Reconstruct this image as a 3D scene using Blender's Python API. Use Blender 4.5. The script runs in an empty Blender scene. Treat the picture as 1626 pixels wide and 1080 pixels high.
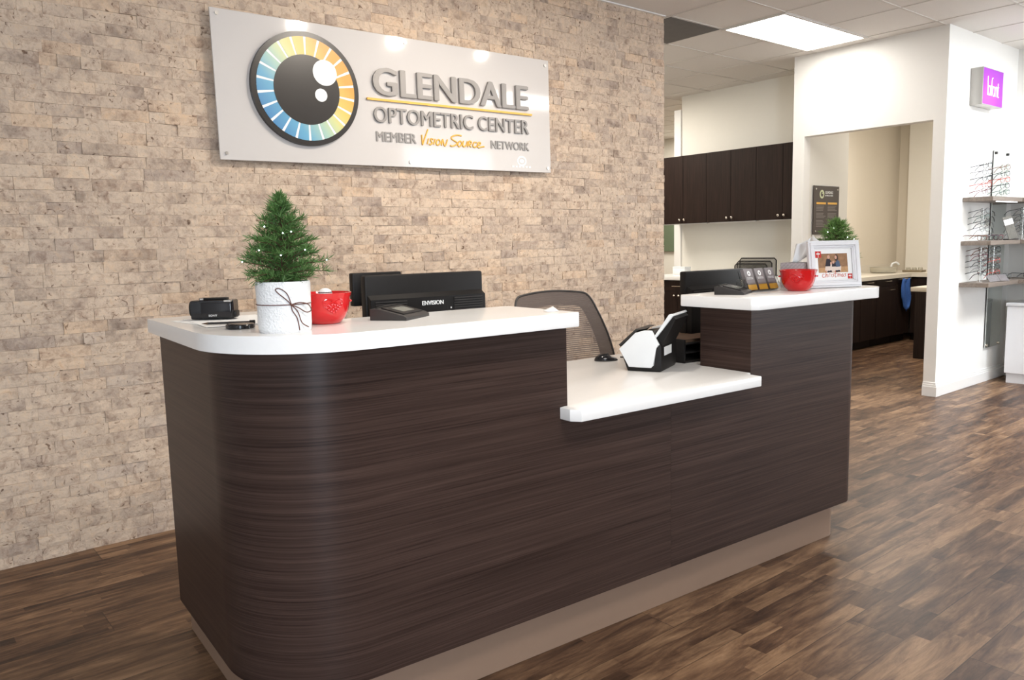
import bpy, bmesh, math, random
from mathutils import Vector, Matrix, noise
random.seed(7)
PI = math.pi
C = bpy.context.scene.collection
sc = bpy.context.scene
TH = -0.0587                                   # the desk stands slightly turned to the stone wall
CT, ST = math.cos(TH), math.sin(TH)
ZC = 2.817                                     # ceiling height

def dk(x, y, z=0.0):
    """desk plan coordinates -> room coordinates"""
    return Vector((1 + (x-1)*CT - (y+1.5)*ST, -1.5 + (x-1)*ST + (y+1.5)*CT, z))

# ------------------------------------------------------------------ mesh builder
class MB:
    def __init__(self):
        self.bm = bmesh.new(); self.m = 0
    def _tag(self, faces):
        for f in faces: f.material_index = self.m
    def box(self, x0, x1, y0, y1, z0, z1, bev=0.0, seg=2, M=None):
        vs = [self.bm.verts.new((x, y, z)) for z in (z0, z1) for (x, y) in ((x0, y0), (x1, y0), (x1, y1), (x0, y1))]
        idx = ((3,2,1,0), (4,5,6,7), (0,1,5,4), (1,2,6,5), (2,3,7,6), (3,0,4,7))
        fs = [self.bm.faces.new([vs[i] for i in q]) for q in idx]
        self._tag(fs)
        if M is not None:
            for v in vs: v.co = M @ v.co
        if bev > 0:
            es = list({e for f in fs for e in f.edges})
            r = bmesh.ops.bevel(self.bm, geom=es, offset=bev, segments=seg, affect='EDGES', profile=0.5)
            self._tag(r['faces'])
        return self
    def prism(self, poly, z0, z1, bev=0.0, seg=2, M=None, sides=True):
        n = len(poly)
        a = [self.bm.verts.new((p[0], p[1], z0)) for p in poly]
        b = [self.bm.verts.new((p[0], p[1], z1)) for p in poly]
        area = sum(poly[i][0]*poly[(i+1) % n][1]-poly[(i+1) % n][0]*poly[i][1] for i in range(n))
        fs = []
        if area > 0:
            top = self.bm.faces.new(b); bot = self.bm.faces.new(a[::-1])
            for i in range(n): fs.append(self.bm.faces.new((a[i], a[(i+1) % n], b[(i+1) % n], b[i])))
        else:
            top = self.bm.faces.new(b[::-1]); bot = self.bm.faces.new(a)
            for i in range(n): fs.append(self.bm.faces.new((a[(i+1) % n], a[i], b[i], b[(i+1) % n])))
        fs += [top, bot]
        self._tag(fs)
        if M is not None:
            for v in a+b: v.co = M @ v.co
        if bev > 0:
            es = list(set(top.edges) | set(bot.edges))
            r = bmesh.ops.bevel(self.bm, geom=es, offset=bev, segments=seg, affect='EDGES', profile=0.5)
            self._tag(r['faces'])
        return self
    def lathe(self, prof, c=(0, 0, 0), seg=32, M=None, rfun=None, close=False):
        rings = []
        for (r, z) in prof:
            ring = []
            for k in range(seg):
                a = 2*PI*k/seg
                rr = r if rfun is None else r*rfun(a, z)
                v = Vector((c[0]+rr*math.cos(a), c[1]+rr*math.sin(a), c[2]+z))
                if M is not None: v = M @ v
                ring.append(self.bm.verts.new(v))
            rings.append(ring)
        fs = []
        for i in range(len(rings)-1):
            for k in range(seg):
                fs.append(self.bm.faces.new((rings[i][k], rings[i][(k+1) % seg], rings[i+1][(k+1) % seg], rings[i+1][k])))
        if prof[0][0] > 1e-6: fs.append(self.bm.faces.new(rings[0][::-1]))
        if prof[-1][0] > 1e-6: fs.append(self.bm.faces.new(rings[-1]))
        self._tag(fs)
        return self
    def tube(self, pts, r, seg=8, closed=False, flat=None):
        pts = [Vector(p) for p in pts]; n = len(pts)
        rs = r if isinstance(r, (list, tuple)) else [r]*n
        rings = []; up = Vector((0, 0, 1)); prev = None
        for i in range(n):
            if closed: t = pts[(i+1) % n]-pts[i-1]
            else: t = pts[min(i+1, n-1)]-pts[max(i-1, 0)]
            t = t.normalized() if t.length > 1e-9 else Vector((1, 0, 0))
            if prev is None:
                a = up if abs(t.z) < 0.9 else Vector((1, 0, 0))
                nrm = (a-t*a.dot(t)).normalized()
            else:
                nrm = prev-t*prev.dot(t)
                nrm = nrm.normalized() if nrm.length > 1e-6 else t.orthogonal().normalized()
            prev = nrm; bn = t.cross(nrm)
            ring = []
            for k in range(seg):
                a = 2*PI*k/seg
                ca, sa = math.cos(a), math.sin(a)
                if flat: ca *= flat
                ring.append(self.bm.verts.new(pts[i]+(nrm*ca+bn*sa)*rs[i]))
            rings.append(ring)
        fs = []
        m = n if closed else n-1
        for i in range(m):
            A, B = rings[i], rings[(i+1) % n]
            for k in range(seg):
                fs.append(self.bm.faces.new((A[k], A[(k+1) % seg], B[(k+1) % seg], B[k])))
        if not closed:
            fs.append(self.bm.faces.new(rings[0][::-1])); fs.append(self.bm.faces.new(rings[-1]))
        self._tag(fs)
        return self
    def cyl(self, p0, p1, r, seg=20):
        return self.tube([p0, p1], r, seg)
    def ball(self, c, r, u=14, v=9, s=(1, 1, 1)):
        M = Matrix.Translation(Vector(c)) @ Matrix.Diagonal((s[0], s[1], s[2], 1))
        g = bmesh.ops.create_uvsphere(self.bm, u_segments=u, v_segments=v, radius=r, matrix=M)
        self._tag({f for w in g['verts'] for f in w.link_faces})
        return self
    def quad(self, a, b, c, d):
        f = self.bm.faces.new([self.bm.verts.new(p) for p in (a, b, c, d)]); f.material_index = self.m
        return self
    def addmesh(self, me, M):
        n0 = len(self.bm.faces); nv = len(self.bm.verts)
        self.bm.from_mesh(me)
        self.bm.verts.ensure_lookup_table(); self.bm.faces.ensure_lookup_table()
        for v in self.bm.verts[nv:]: v.co = M @ v.co
        for f in self.bm.faces[n0:]: f.material_index = self.m
        return self
    def build(self, name, mat, parent=None, ang=35):
        me = bpy.data.meshes.new(name)
        bmesh.ops.recalc_face_normals(self.bm, faces=list(self.bm.faces)) if getattr(self, 'recalc', True) else None
        self.bm.to_mesh(me); self.bm.free()
        for m in (mat if isinstance(mat, (list, tuple)) else [mat]): me.materials.append(m)
        me.polygons.foreach_set('use_smooth', [True]*len(me.polygons))
        me.set_sharp_from_angle(angle=math.radians(ang))
        o = bpy.data.objects.new(name, me); C.objects.link(o)
        if parent is not None: o.parent = parent
        return o

def box(name, mat, parent, *a, **k):
    return MB().box(*a, **k).build(name, mat, parent)

def tag(o, label, cat, group=None, kind=None):
    if label: o['label'] = label
    if cat: o['category'] = cat
    if group: o['group'] = group
    if kind: o['kind'] = kind
    return o
def thing(name, label, cat, loc=(0, 0, 0), rz=0.0, group=None, desk=False):
    o = bpy.data.objects.new(name, None); C.objects.link(o)
    o.empty_display_size = 0.05
    if desk: o.location = dk(*loc); o.rotation_euler = (0, 0, TH+rz)
    else: o.location = loc; o.rotation_euler = (0, 0, rz)
    return tag(o, label, cat, group)
def struct(o):
    o['kind'] = 'structure'; return o
def place(o, loc, rz=0.0, desk=False):
    if desk: o.location = dk(*loc); o.rotation_euler = (0, 0, TH+rz)
    else: o.location = loc; o.rotation_euler = (0, 0, rz)
    return o
def dup(root, loc, rot, label, group):
    r = root.copy(); C.objects.link(r); r.location = loc; r.rotation_euler = rot
    r['label'] = label; r['group'] = group
    for ch in list(root.children):
        c = ch.copy(); C.objects.link(c); c.parent = r
        for g in list(ch.children):
            d = g.copy(); C.objects.link(d); d.parent = c
    return r

def text_mesh(s, size=1.0, extrude=0.0, shear=0.0, offset=0.0, spacing=1.0):
    cu = bpy.data.curves.new('lettering', 'FONT'); cu.body = s; cu.size = size; cu.extrude = extrude
    cu.shear = shear; cu.offset = offset; cu.space_character = spacing; cu.resolution_u = 4
    o = bpy.data.objects.new('lettering', cu); C.objects.link(o)
    dg = bpy.context.evaluated_depsgraph_get(); dg.update()
    me = bpy.data.meshes.new_from_object(o.evaluated_get(dg))
    bpy.data.objects.remove(o); bpy.data.curves.remove(cu)
    return me
def bold_text(mb, s, x0, x1, z0, z1, y, w, ex, spacing=1.0):
    for i, (a, b) in enumerate(((0, 0), (-1, 0), (1, 0), (0, -.3), (0, .3))):
        fit_text(mb, s, x0+w+a*w, x1-w+a*w, z0+b*w, z1+b*w, y, ex-i*ex*.04, spacing=spacing)
    return mb
def fit_text(mb, s, x0, x1, z0, z1, y, extrude=0.001, shear=0.0, offset=0.0, flip=1, spacing=1.0):
    """lay the words in the x-z plane at depth y (facing -y), filling x0..x1 by z0..z1 (cap height)"""
    me = text_mesh(s, 1.0, 0.0, shear, offset, spacing)
    xs = [v.co.x for v in me.vertices]; ys = [v.co.y for v in me.vertices]
    a, b, c, d = min(xs), max(xs), min(ys), max(ys)
    sx = (x1-x0)/(b-a); sy = (z1-z0)/(d-c)
    bm = bmesh.new(); bm.from_mesh(me)
    if extrude > 0:
        r = bmesh.ops.extrude_face_region(bm, geom=list(bm.faces))
        for v in [g for g in r['geom'] if isinstance(g, bmesh.types.BMVert)]: v.co.z += 1.0
    for v in bm.verts:
        v.co = Vector((x0+(v.co.x-a)*sx, y-v.co.z*extrude, z0+(v.co.y-c)*sy))
    bm.to_mesh(me); bm.free()
    mb.addmesh(me, Matrix.Identity(4)); bpy.data.meshes.remove(me)
    return mb

# ------------------------------------------------------------------ materials
def nodes(name):
    m = bpy.data.materials.new(name); m.use_nodes = True
    nt = m.node_tree; return m, nt, nt.nodes['Principled BSDF']
def pbr(name, col, rough=0.5, metal=0.0, spec=0.5, coat=0.0, trans=0.0, ior=1.45, emit=None, es=0.0, var=0.04, vscale=30.0, bump=0.0, bscale=200.0, alpha=1.0):
    m, nt, b = nodes(name); N = nt.nodes; L = nt.links
    b.inputs['Roughness'].default_value = rough; b.inputs['Metallic'].default_value = metal
    b.inputs['Specular IOR Level'].default_value = spec; b.inputs['Coat Weight'].default_value = coat
    b.inputs['Transmission Weight'].default_value = trans; b.inputs['IOR'].default_value = ior
    b.inputs['Alpha'].default_value = alpha
    tc = N.new('ShaderNodeTexCoord')
    if var > 0:
        nz = N.new('ShaderNodeTexNoise'); nz.inputs['Scale'].default_value = vscale; nz.inputs['Detail'].default_value = 4
        L.new(tc.outputs['Object'], nz.inputs['Vector'])
        mx = N.new('ShaderNodeMix'); mx.data_type = 'RGBA'
        mx.inputs['A'].default_value = tuple(max(0, c*(1-var)) for c in col)+(1,)
        mx.inputs['B'].default_value = tuple(min(1, c*(1+var)) for c in col)+(1,)
        L.new(nz.outputs['Fac'], mx.inputs['Factor']); L.new(mx.outputs['Result'], b.inputs['Base Color'])
    else:
        b.inputs['Base Color'].default_value = tuple(col)+(1,)
    if emit: b.inputs['Emission Color'].default_value = tuple(emit)+(1,); b.inputs['Emission Strength'].default_value = es
    if bump > 0:
        n2 = N.new('ShaderNodeTexNoise'); n2.inputs['Scale'].default_value = bscale; n2.inputs['Detail'].default_value = 3
        L.new(tc.outputs['Object'], n2.inputs['Vector'])
        bp = N.new('ShaderNodeBump'); bp.inputs['Strength'].default_value = bump; bp.inputs['Distance'].default_value = 0.004
        L.new(n2.outputs['Fac'], bp.inputs['Height']); L.new(bp.outputs['Normal'], b.inputs['Normal'])
    return m
def emis(name, col, s):
    m, nt, b = nodes(name)
    b.inputs['Base Color'].default_value = (0.8, 0.8, 0.8, 1)
    b.inputs['Emission Color'].default_value = tuple(col)+(1,); b.inputs['Emission Strength'].default_value = s
    return m
def ramp(N, stops, interp='LINEAR'):
    r = N.new('ShaderNodeValToRGB'); r.color_ramp.interpolation = interp
    e = r.color_ramp.elements
    while len(e) < len(stops): e.new(0.5)
    for i, (p, c) in enumerate(stops):
        e[i].position = p; e[i].color = tuple(c)+(1,) if len(c) == 3 else c
    return r

def mat_stone():
    m, nt, b = nodes('split_face_travertine'); N = nt.nodes; L = nt.links
    at = N.new('ShaderNodeAttribute'); at.attribute_name = 'tint'
    sp = N.new('ShaderNodeSeparateColor'); L.new(at.outputs['Color'], sp.inputs['Color'])
    r = ramp(N, [(0.0, (.50, .40, .325)), (0.07, (.57, .455, .36)), (0.30, (.62, .495, .385)), (0.6, (.645, .515, .40)), (0.80, (.665, .53, .41)), (0.94, (.66, .50, .365)), (1.0, (.58, .48, .395))])
    L.new(sp.outputs['Red'], r.inputs['Fac'])
    tc = N.new('ShaderNodeTexCoord')
    off = N.new('ShaderNodeVectorMath'); off.operation = 'MULTIPLY_ADD'
    L.new(at.outputs['Color'], off.inputs[0]); off.inputs[1].default_value = (13, 7, 9); L.new(tc.outputs['Object'], off.inputs[2])
    n1 = N.new('ShaderNodeTexNoise'); n1.inputs['Scale'].default_value = 24; n1.inputs['Detail'].default_value = 9; n1.inputs['Roughness'].default_value = .72; n1.inputs['Distortion'].default_value = .8
    L.new(off.outputs[0], n1.inputs['Vector'])
    r1 = ramp(N, [(0.30, (.50, .43, .41)), (0.41, (.80, .75, .72)), (0.52, (1, 1, 1)), (0.64, (1.06, 1.0, .92)), (.74, (.88, .72, .58))])
    L.new(n1.outputs['Fac'], r1.inputs['Fac'])
    mx = N.new('ShaderNodeMix'); mx.data_type = 'RGBA'; mx.blend_type = 'MULTIPLY'; mx.inputs['Factor'].default_value = 0.9
    L.new(r.outputs['Color'], mx.inputs['A']); L.new(r1.outputs['Color'], mx.inputs['B'])
    # pits and dark veins
    n2 = N.new('ShaderNodeTexNoise'); n2.inputs['Scale'].default_value = 34; n2.inputs['Detail'].default_value = 5; n2.inputs['Distortion'].default_value = 1.6
    L.new(off.outputs[0], n2.inputs['Vector'])
    r2 = ramp(N, [(0.29, (.36, .30, .27)), (0.38, (1, 1, 1)), (1, (1, 1, 1))])
    L.new(n2.outputs['Fac'], r2.inputs['Fac'])
    m2 = N.new('ShaderNodeMix'); m2.data_type = 'RGBA'; m2.blend_type = 'MULTIPLY'; m2.inputs['Factor'].default_value = 1
    L.new(mx.outputs['Result'], m2.inputs['A']); L.new(r2.outputs['Color'], m2.inputs['B'])
    n4 = N.new('ShaderNodeTexNoise'); n4.inputs['Scale'].default_value = 5.5; n4.inputs['Detail'].default_value = 6; n4.inputs['Roughness'].default_value = .7
    of2 = N.new('ShaderNodeVectorMath'); of2.operation = 'MULTIPLY_ADD'; of2.inputs[1].default_value = (.5, .3, .4)
    L.new(at.outputs['Color'], of2.inputs[0]); L.new(tc.outputs['Object'], of2.inputs[2]); L.new(of2.outputs[0], n4.inputs['Vector'])
    r4 = ramp(N, [(0.32, (.58, .57, .58)), (0.43, (.84, .83, .84)), (0.51, (1, 1, 1)), (.7, (1, 1, 1)), (.8, (1, .9, .78))]); L.new(n4.outputs['Fac'], r4.inputs['Fac'])
    m4 = N.new('ShaderNodeMix'); m4.data_type = 'RGBA'; m4.blend_type = 'MULTIPLY'; m4.inputs['Factor'].default_value = 1
    L.new(m2.outputs['Result'], m4.inputs['A']); L.new(r4.outputs['Color'], m4.inputs['B'])
    L.new(m4.outputs['Result'], b.inputs['Base Color'])
    b.inputs['Roughness'].default_value = .85; b.inputs['Specular IOR Level'].default_value = .25
    n3 = N.new('ShaderNodeTexNoise'); n3.inputs['Scale'].default_value = 70; n3.inputs['Detail'].default_value = 6; n3.inputs['Roughness'].default_value = .65
    L.new(off.outputs[0], n3.inputs['Vector'])
    bp = N.new('ShaderNodeBump'); bp.inputs['Strength'].default_value = .55; bp.inputs['Distance'].default_value = .006
    L.new(n3.outputs['Fac'], bp.inputs['Height']); L.new(bp.outputs['Normal'], b.inputs['Normal'])
    return m

def mat_grain(name, dark, light, scale=(1.2, 1.2, 60), rough=.42, axis='UV', coord_scale=1.0, spec=.4):
    """fine straight wood grain; stretched along the axis with the small scale"""
    m, nt, b = nodes(name); N = nt.nodes; L = nt.links
    tc = N.new('ShaderNodeTexCoord'); mp = N.new('ShaderNodeMapping'); mp.inputs['Scale'].default_value = scale
    L.new(tc.outputs[axis], mp.inputs['Vector'])
    n1 = N.new('ShaderNodeTexNoise'); n1.inputs['Scale'].default_value = 1.6; n1.inputs['Detail'].default_value = 9; n1.inputs['Roughness'].default_value = .68; n1.inputs['Distortion'].default_value = .25
    L.new(mp.outputs[0], n1.inputs['Vector'])
    mp2 = N.new('ShaderNodeMapping'); mp2.inputs['Scale'].default_value = tuple(s*.22 for s in scale); L.new(tc.outputs[axis], mp2.inputs['Vector'])
    n2 = N.new('ShaderNodeTexNoise'); n2.inputs['Scale'].default_value = 1.3; n2.inputs['Detail'].default_value = 3
    L.new(mp2.outputs[0], n2.inputs['Vector'])
    ad = N.new('ShaderNodeMath'); ad.operation = 'MULTIPLY_ADD'; ad.inputs[1].default_value = .72
    L.new(n1.outputs['Fac'], ad.inputs[0])
    m3 = N.new('ShaderNodeMath'); m3.operation = 'MULTIPLY'; m3.inputs[1].default_value = .28; L.new(n2.outputs['Fac'], m3.inputs[0])
    L.new(m3.outputs[0], ad.inputs[2])
    r = ramp(N, [(0.36, dark), (0.5, tuple((a+c)/2 for a, c in zip(dark, light))), (0.64, light)])
    L.new(ad.outputs[0], r.inputs['Fac']); L.new(r.outputs['Color'], b.inputs['Base Color'])
    b.inputs['Roughness'].default_value = rough; b.inputs['Specular IOR Level'].default_value = spec
    bp = N.new('ShaderNodeBump'); bp.inputs['Strength'].default_value = .12; bp.inputs['Distance'].default_value = .001
    L.new(n1.outputs['Fac'], bp.inputs['Height']); L.new(bp.outputs['Normal'], b.inputs['Normal'])
    return m

def mat_floor():
    m, nt, b = nodes('rustic_wood_planks'); N = nt.nodes; L = nt.links
    tc = N.new('ShaderNodeTexCoord'); sx = N.new('ShaderNodeSeparateXYZ'); L.new(tc.outputs['Object'], sx.inputs[0])
    def mt(op, a, bb=None, c=None):
        n = N.new('ShaderNodeMath'); n.operation = op
        for i, v in enumerate((a, bb, c)):
            if v is None: continue
            if isinstance(v, (int, float)): n.inputs[i].default_value = v
            else: L.new(v, n.inputs[i])
        return n.outputs[0]
    def staves(w, l, seed):
        row = mt('FLOOR', mt('DIVIDE', sx.outputs['Y'], w))
        wn = N.new('ShaderNodeTexWhiteNoise'); wn.noise_dimensions = '1D'; L.new(mt('ADD', row, seed), wn.inputs['W'])
        xx = mt('ADD', mt('DIVIDE', sx.outputs['X'], l), mt('MULTIPLY', wn.outputs['Value'], 7.3))
        col = mt('FLOOR', xx)
        w2 = N.new('ShaderNodeTexWhiteNoise'); w2.noise_dimensions = '2D'
        cb = N.new('ShaderNodeCombineXYZ'); L.new(row, cb.inputs[0]); L.new(mt('ADD', col, seed), cb.inputs[1])
        L.new(cb.outputs[0], w2.inputs['Vector'])
        return w2.outputs['Value'], mt('FRACT', mt('DIVIDE', sx.outputs['Y'], w)), mt('FRACT', xx)
    v1, fy, fx = staves(.178, 1.22, 3.0)
    v2, fy2, fx2 = staves(.0593, .62, 11.0)
    # grain
    cb = N.new('ShaderNodeCombineXYZ'); L.new(mt('ADD', mt('MULTIPLY', sx.outputs['X'], 1.15), mt('MULTIPLY', v2, 23.0)), cb.inputs[0])
    L.new(mt('ADD', mt('MULTIPLY', sx.outputs['Y'], 6.5), mt('MULTIPLY', v1, 17.0)), cb.inputs[1])
    n1 = N.new('ShaderNodeTexNoise'); n1.inputs['Scale'].default_value = 2.8; n1.inputs['Detail'].default_value = 10; n1.inputs['Roughness'].default_value = .70; n1.inputs['Distortion'].default_value = .5
    L.new(cb.outputs[0], n1.inputs['Vector'])
    cb2 = N.new('ShaderNodeCombineXYZ'); L.new(mt('MULTIPLY', sx.outputs['X'], 6.0), cb2.inputs[0]); L.new(mt('MULTIPLY', sx.outputs['Y'], 90.0), cb2.inputs[1])
    n2 = N.new('ShaderNodeTexNoise'); n2.inputs['Scale'].default_value = 1.0; n2.inputs['Detail'].default_value = 5
    L.new(cb2.outputs[0], n2.inputs['Vector'])
    s = mt('ADD', mt('MULTIPLY', v2, .26), mt('MULTIPLY', n1.outputs['Fac'], 1.55))
    s = mt('ADD', s, mt('MULTIPLY', n2.outputs['Fac'], .22))
    s = mt('ADD', s, mt('MULTIPLY', v1, .20))
    s = mt('SUBTRACT', s, .60)
    r = ramp(N, [(0.15, (.022, .0110, .0070)), (0.35, (.062, .031, .0175)), (0.52, (.115, .062, .0345)), (0.68, (.190, .110, .061)), (0.90, (.31, .190, .108))])
    L.new(s, r.inputs['Fac'])
    # seams
    e1 = mt('MINIMUM', fy, mt('SUBTRACT', 1.0, fy)); seam = mt('GREATER_THAN', e1, .009)
    e2 = mt('MINIMUM', fx, mt('SUBTRACT', 1.0, fx)); seam2 = mt('GREATER_THAN', e2, .0014)
    sm = mt('MULTIPLY', seam, seam2); sm = mt('MULTIPLY_ADD', sm, .5, .5)
    mx = N.new('ShaderNodeMix'); mx.data_type = 'RGBA'; mx.blend_type = 'MULTIPLY'; mx.inputs['Factor'].default_value = 1
    L.new(r.outputs['Color'], mx.inputs['A'])
    cc = N.new('ShaderNodeCombineColor')
    for i in range(3): L.new(sm, cc.inputs[i])
    L.new(cc.outputs[0], mx.inputs['B']); L.new(mx.outputs['Result'], b.inputs['Base Color'])
    b.inputs['Roughness'].default_value = .40; b.inputs['Specular IOR Level'].default_value = .34
    bp = N.new('ShaderNodeBump'); bp.inputs['Strength'].default_value = .25; bp.inputs['Distance'].default_value = .002
    L.new(n2.outputs['Fac'], bp.inputs['Height']); L.new(bp.outputs['Normal'], b.inputs['Normal'])
    return m

def mat_iris():
    """colour wheel of the eye emblem: orange upper right, yellow, green, blue lower left"""
    m, nt, b = nodes('iris_colours'); N = nt.nodes; L = nt.links
    tc = N.new('ShaderNodeTexCoord'); sx = N.new('ShaderNodeSeparateXYZ'); L.new(tc.outputs['Object'], sx.inputs[0])
    d = N.new('ShaderNodeMath'); d.operation = 'MULTIPLY_ADD'; d.inputs[1].default_value = 1.55; d.inputs[2].default_value = .5
    a = N.new('ShaderNodeVectorMath'); a.operation = 'DOT_PRODUCT'; a.inputs[1].default_value = (.80, 0, .60)
    L.new(tc.outputs['Object'], a.inputs[0]); L.new(a.outputs['Value'], d.inputs[0])
    r = ramp(N, [(0.10, (.06, .22, .46)), (0.28, (.13, .38, .56)), (0.42, (.38, .56, .46)), (0.53, (.60, .62, .28)), (0.64, (.74, .52, .12)), (0.80, (.74, .33, .05)), (1, (.72, .27, .03))])
    L.new(d.outputs[0], r.inputs['Fac']); L.new(r.outputs['Color'], b.inputs['Base Color'])
    b.inputs['Roughness'].default_value = .35
    return m

def mat_meshfabric():
    m, nt, b = nodes('chair_mesh_fabric'); N = nt.nodes; L = nt.links
    tc = N.new('ShaderNodeTexCoord'); w = N.new('ShaderNodeTexWave'); w.bands_direction = 'Z'; w.inputs['Scale'].default_value = 34; w.inputs['Distortion'].default_value = .3
    L.new(tc.outputs['Object'], w.inputs['Vector'])
    r = ramp(N, [(0.3, (.42, .42, .42)), (0.7, (.82, .82, .82))]); L.new(w.outputs['Color'], r.inputs['Fac'])
    b.inputs['Base Color'].default_value = (.12, .09, .078, 1); b.inputs['Roughness'].default_value = .7
    L.new(r.outputs['Color'], b.inputs['Alpha'])
    return m

M = {}
M['stone'] = mat_stone()
M['laminate'] = mat_grain('dark_wood_laminate', (.0205, .0115, .0093), (.070, .0430, .0345), (1.1, 120, 1), .36, spec=.15)
M['cab_wood'] = mat_grain('dark_cabinet_wood', (.0095, .0043, .0030), (.028, .0145, .0105), (60, 60, 2.0), .5, 'Object', spec=.18)
M['dark_base'] = mat_grain('dark_base_wood', (.010, .005, .004), (.028, .016, .012), (60, 60, 2.0), .5, 'Object', spec=.25)
M['floor'] = mat_floor()
M['quartz'] = pbr('white_quartz', (.90, .89, .875), .2, var=.02, vscale=60, spec=.5)
M['kick'] = pbr('taupe_toe_kick', (.255, .168, .118), .55, var=.03)
M['wallp'] = pbr('cream_wall_paint', (.80, .77, .70), .75, var=.012, bump=.05, bscale=300)
M['wallw'] = pbr('white_wall_paint', (.84, .82, .78), .75, var=.012, bump=.05, bscale=300)
M['wallt'] = pbr('tan_wall_paint', (.74, .67, .56), .8, var=.012)
M['trimw'] = pbr('white_trim_paint', (.85, .83, .80), .4, var=.01)
M['tile'] = pbr('ceiling_tile', (.80, .765, .72), .9, var=.05, vscale=120, bump=.15, bscale=250)
M['grid'] = pbr('ceiling_grid', (.70, .66, .61), .6, var=.01)
M['vent'] = pbr('grey_vent_panel', (.16, .15, .14), .8, var=.12, vscale=14)
M['lamp'] = emis('light_panel', (1.0, .97, .92), 10.0)
M['spot'] = emis('downlight_lens', (1.0, .93, .84), 14.0)
M['black'] = pbr('black_plastic', (.011, .0095, .009), .5, spec=.3, var=.06)
M['black_gloss'] = pbr('glossy_black_plastic', (.010, .010, .012), .15, var=.05)
M['charcoal'] = pbr('charcoal_plastic', (.035, .031, .029), .5, var=.06, bump=.06)
M['lcd'] = pbr('grey_lcd', (.16, .17, .15), .25, var=.03)
M['white_pl'] = pbr('white_plastic', (.80, .82, .83), .35, var=.01)
M['paper'] = pbr('white_paper', (.86, .86, .85), .8, var=.01)
M['tissue'] = pbr('tissue_paper', (.88, .88, .88), .9, var=.01)
M['red'] = pbr('glossy_red_glaze', (.60, .010, .012), .14, var=.05, coat=.5)
M['frost'] = pbr('frosted_acrylic', (.63, .595, .57), .065, var=.006, spec=.45)
M['eye_dark'] = pbr('sign_charcoal', (.024, .020, .018), .3, var=.02)
M['white_vinyl'] = pbr('sign_white', (.88, .88, .86), .35, var=.005)
M['mark_white'] = pbr('sign_pale_etching', (.82, .81, .79), .3, var=.005)
M['iris'] = mat_iris()
M['letter'] = pbr('sign_grey_metal_letter', (.27, .25, .235), .42, metal=.2, var=.02)
M['amber'] = pbr('sign_amber', (.82, .45, .07), .4, var=.02)
M['steel'] = pbr('brushed_steel', (.62, .60, .57), .28, metal=1.0, var=.03)
M['nickel'] = pbr('satin_nickel', (.66, .60, .52), .25, metal=1.0, var=.02)
M['green_lf'] = pbr('pine_needles', (.085, .175, .045), .55, var=.55, vscale=26)
M['green_lt'] = pbr('light_pine_needles', (.16, .29, .075), .55, var=.45, vscale=26)
M['bark'] = pbr('bark', (.10, .055, .03), .9, var=.3)
M['soil'] = pbr('potting_soil', (.04, .026, .018), .95, var=.4, vscale=90, bump=.5)
M['pot'] = pbr('white_textured_wrap', (.80, .80, .80), .85, var=.04, vscale=150, bump=.9, bscale=170)
M['twine'] = pbr('brown_twine', (.13, .055, .04), .8, var=.2)
M['fairy'] = emis('fairy_light_bulb', (.85, .93, 1.0), 5.0)
M['meshf'] = mat_meshfabric()
M['band'] = pbr('chair_mesh_border', (.20, .16, .145), .65, var=.1, vscale=200, alpha=.86)
M['frame_wh'] = pbr('white_picture_frame', (.80, .80, .82), .4, var=.03, vscale=40)
M['acrylic'] = pbr('clear_acrylic', (.95, .97, .97), .05, trans=1.0, ior=1.2, var=0)
M['mirror'] = pbr('mirror_glass', (.82, .87, .85), .03, metal=1.0, var=0)
M['card_grey'] = pbr('card_grey', (.21, .185, .185), .45, var=.03)
M['card_amber'] = pbr('card_amber', (.70, .38, .05), .45, var=.03)
M['sign_brown'] = pbr('brown_plaque', (.048, .033, .026), .35, var=.04)
M['green_board'] = pbr('green_board', (.13, .17, .105), .7, var=.04)
M['shelf'] = mat_grain('grey_wood_shelf', (.165, .13, .105), (.29, .24, .20), (2, 40, 40), .5, 'Object')
M['gloss_white'] = pbr('white_gloss_cabinet', (.82, .82, .84), .25, var=.005)
M['cloth_blue'] = pbr('blue_towel', (.045, .13, .42), .9, var=.2, vscale=60, bump=.4)
M['glass_item'] = pbr('pale_glass', (.75, .72, .62), .08, trans=.6, var=.05)
M['lens'] = pbr('spectacle_lens', (.9, .94, .93), .03, trans=1.0, ior=1.02, var=0)
M['purple'] = None
for k, c in dict(sp_black=(.02, .02, .022), sp_brown=(.16, .065, .035), sp_red=(.42, .06, .04), sp_grey=(.20, .19, .19), sp_wine=(.16, .04, .05), sp_green=(.10, .14, .12)).items():
    M[k] = pbr(k.replace('sp_', '')+'_spectacle_frame', c, .25, var=.08)

# ------------------------------------------------------------------ camera
CAM = Vector((0.00714, -3.71661, 1.26774))
yaw, pit, rol, foc = 0.88595, -0.12122, -0.02379, 1247.7
import_f = foc
fw = Vector((math.cos(pit)*math.cos(yaw), math.cos(pit)*math.sin(yaw), math.sin(pit)))
rt = Vector((math.sin(yaw), -math.cos(yaw), 0)); up = rt.cross(fw)
R = rt*math.cos(rol)+up*math.sin(rol); U = -rt*math.sin(rol)+up*math.cos(rol)
cd = bpy.data.cameras.new('camera'); cd.sensor_fit = 'HORIZONTAL'; cd.sensor_width = 36; cd.lens = foc/1626*36
cd.clip_start = .05; cd.clip_end = 60
co = bpy.data.objects.new('camera', cd); C.objects.link(co)
mw = Matrix.Identity(4)
for i in range(3): mw[i][0] = R[i]; mw[i][1] = U[i]; mw[i][2] = -fw[i]; mw[i][3] = CAM[i]
co.matrix_world = mw; sc.camera = co

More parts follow.
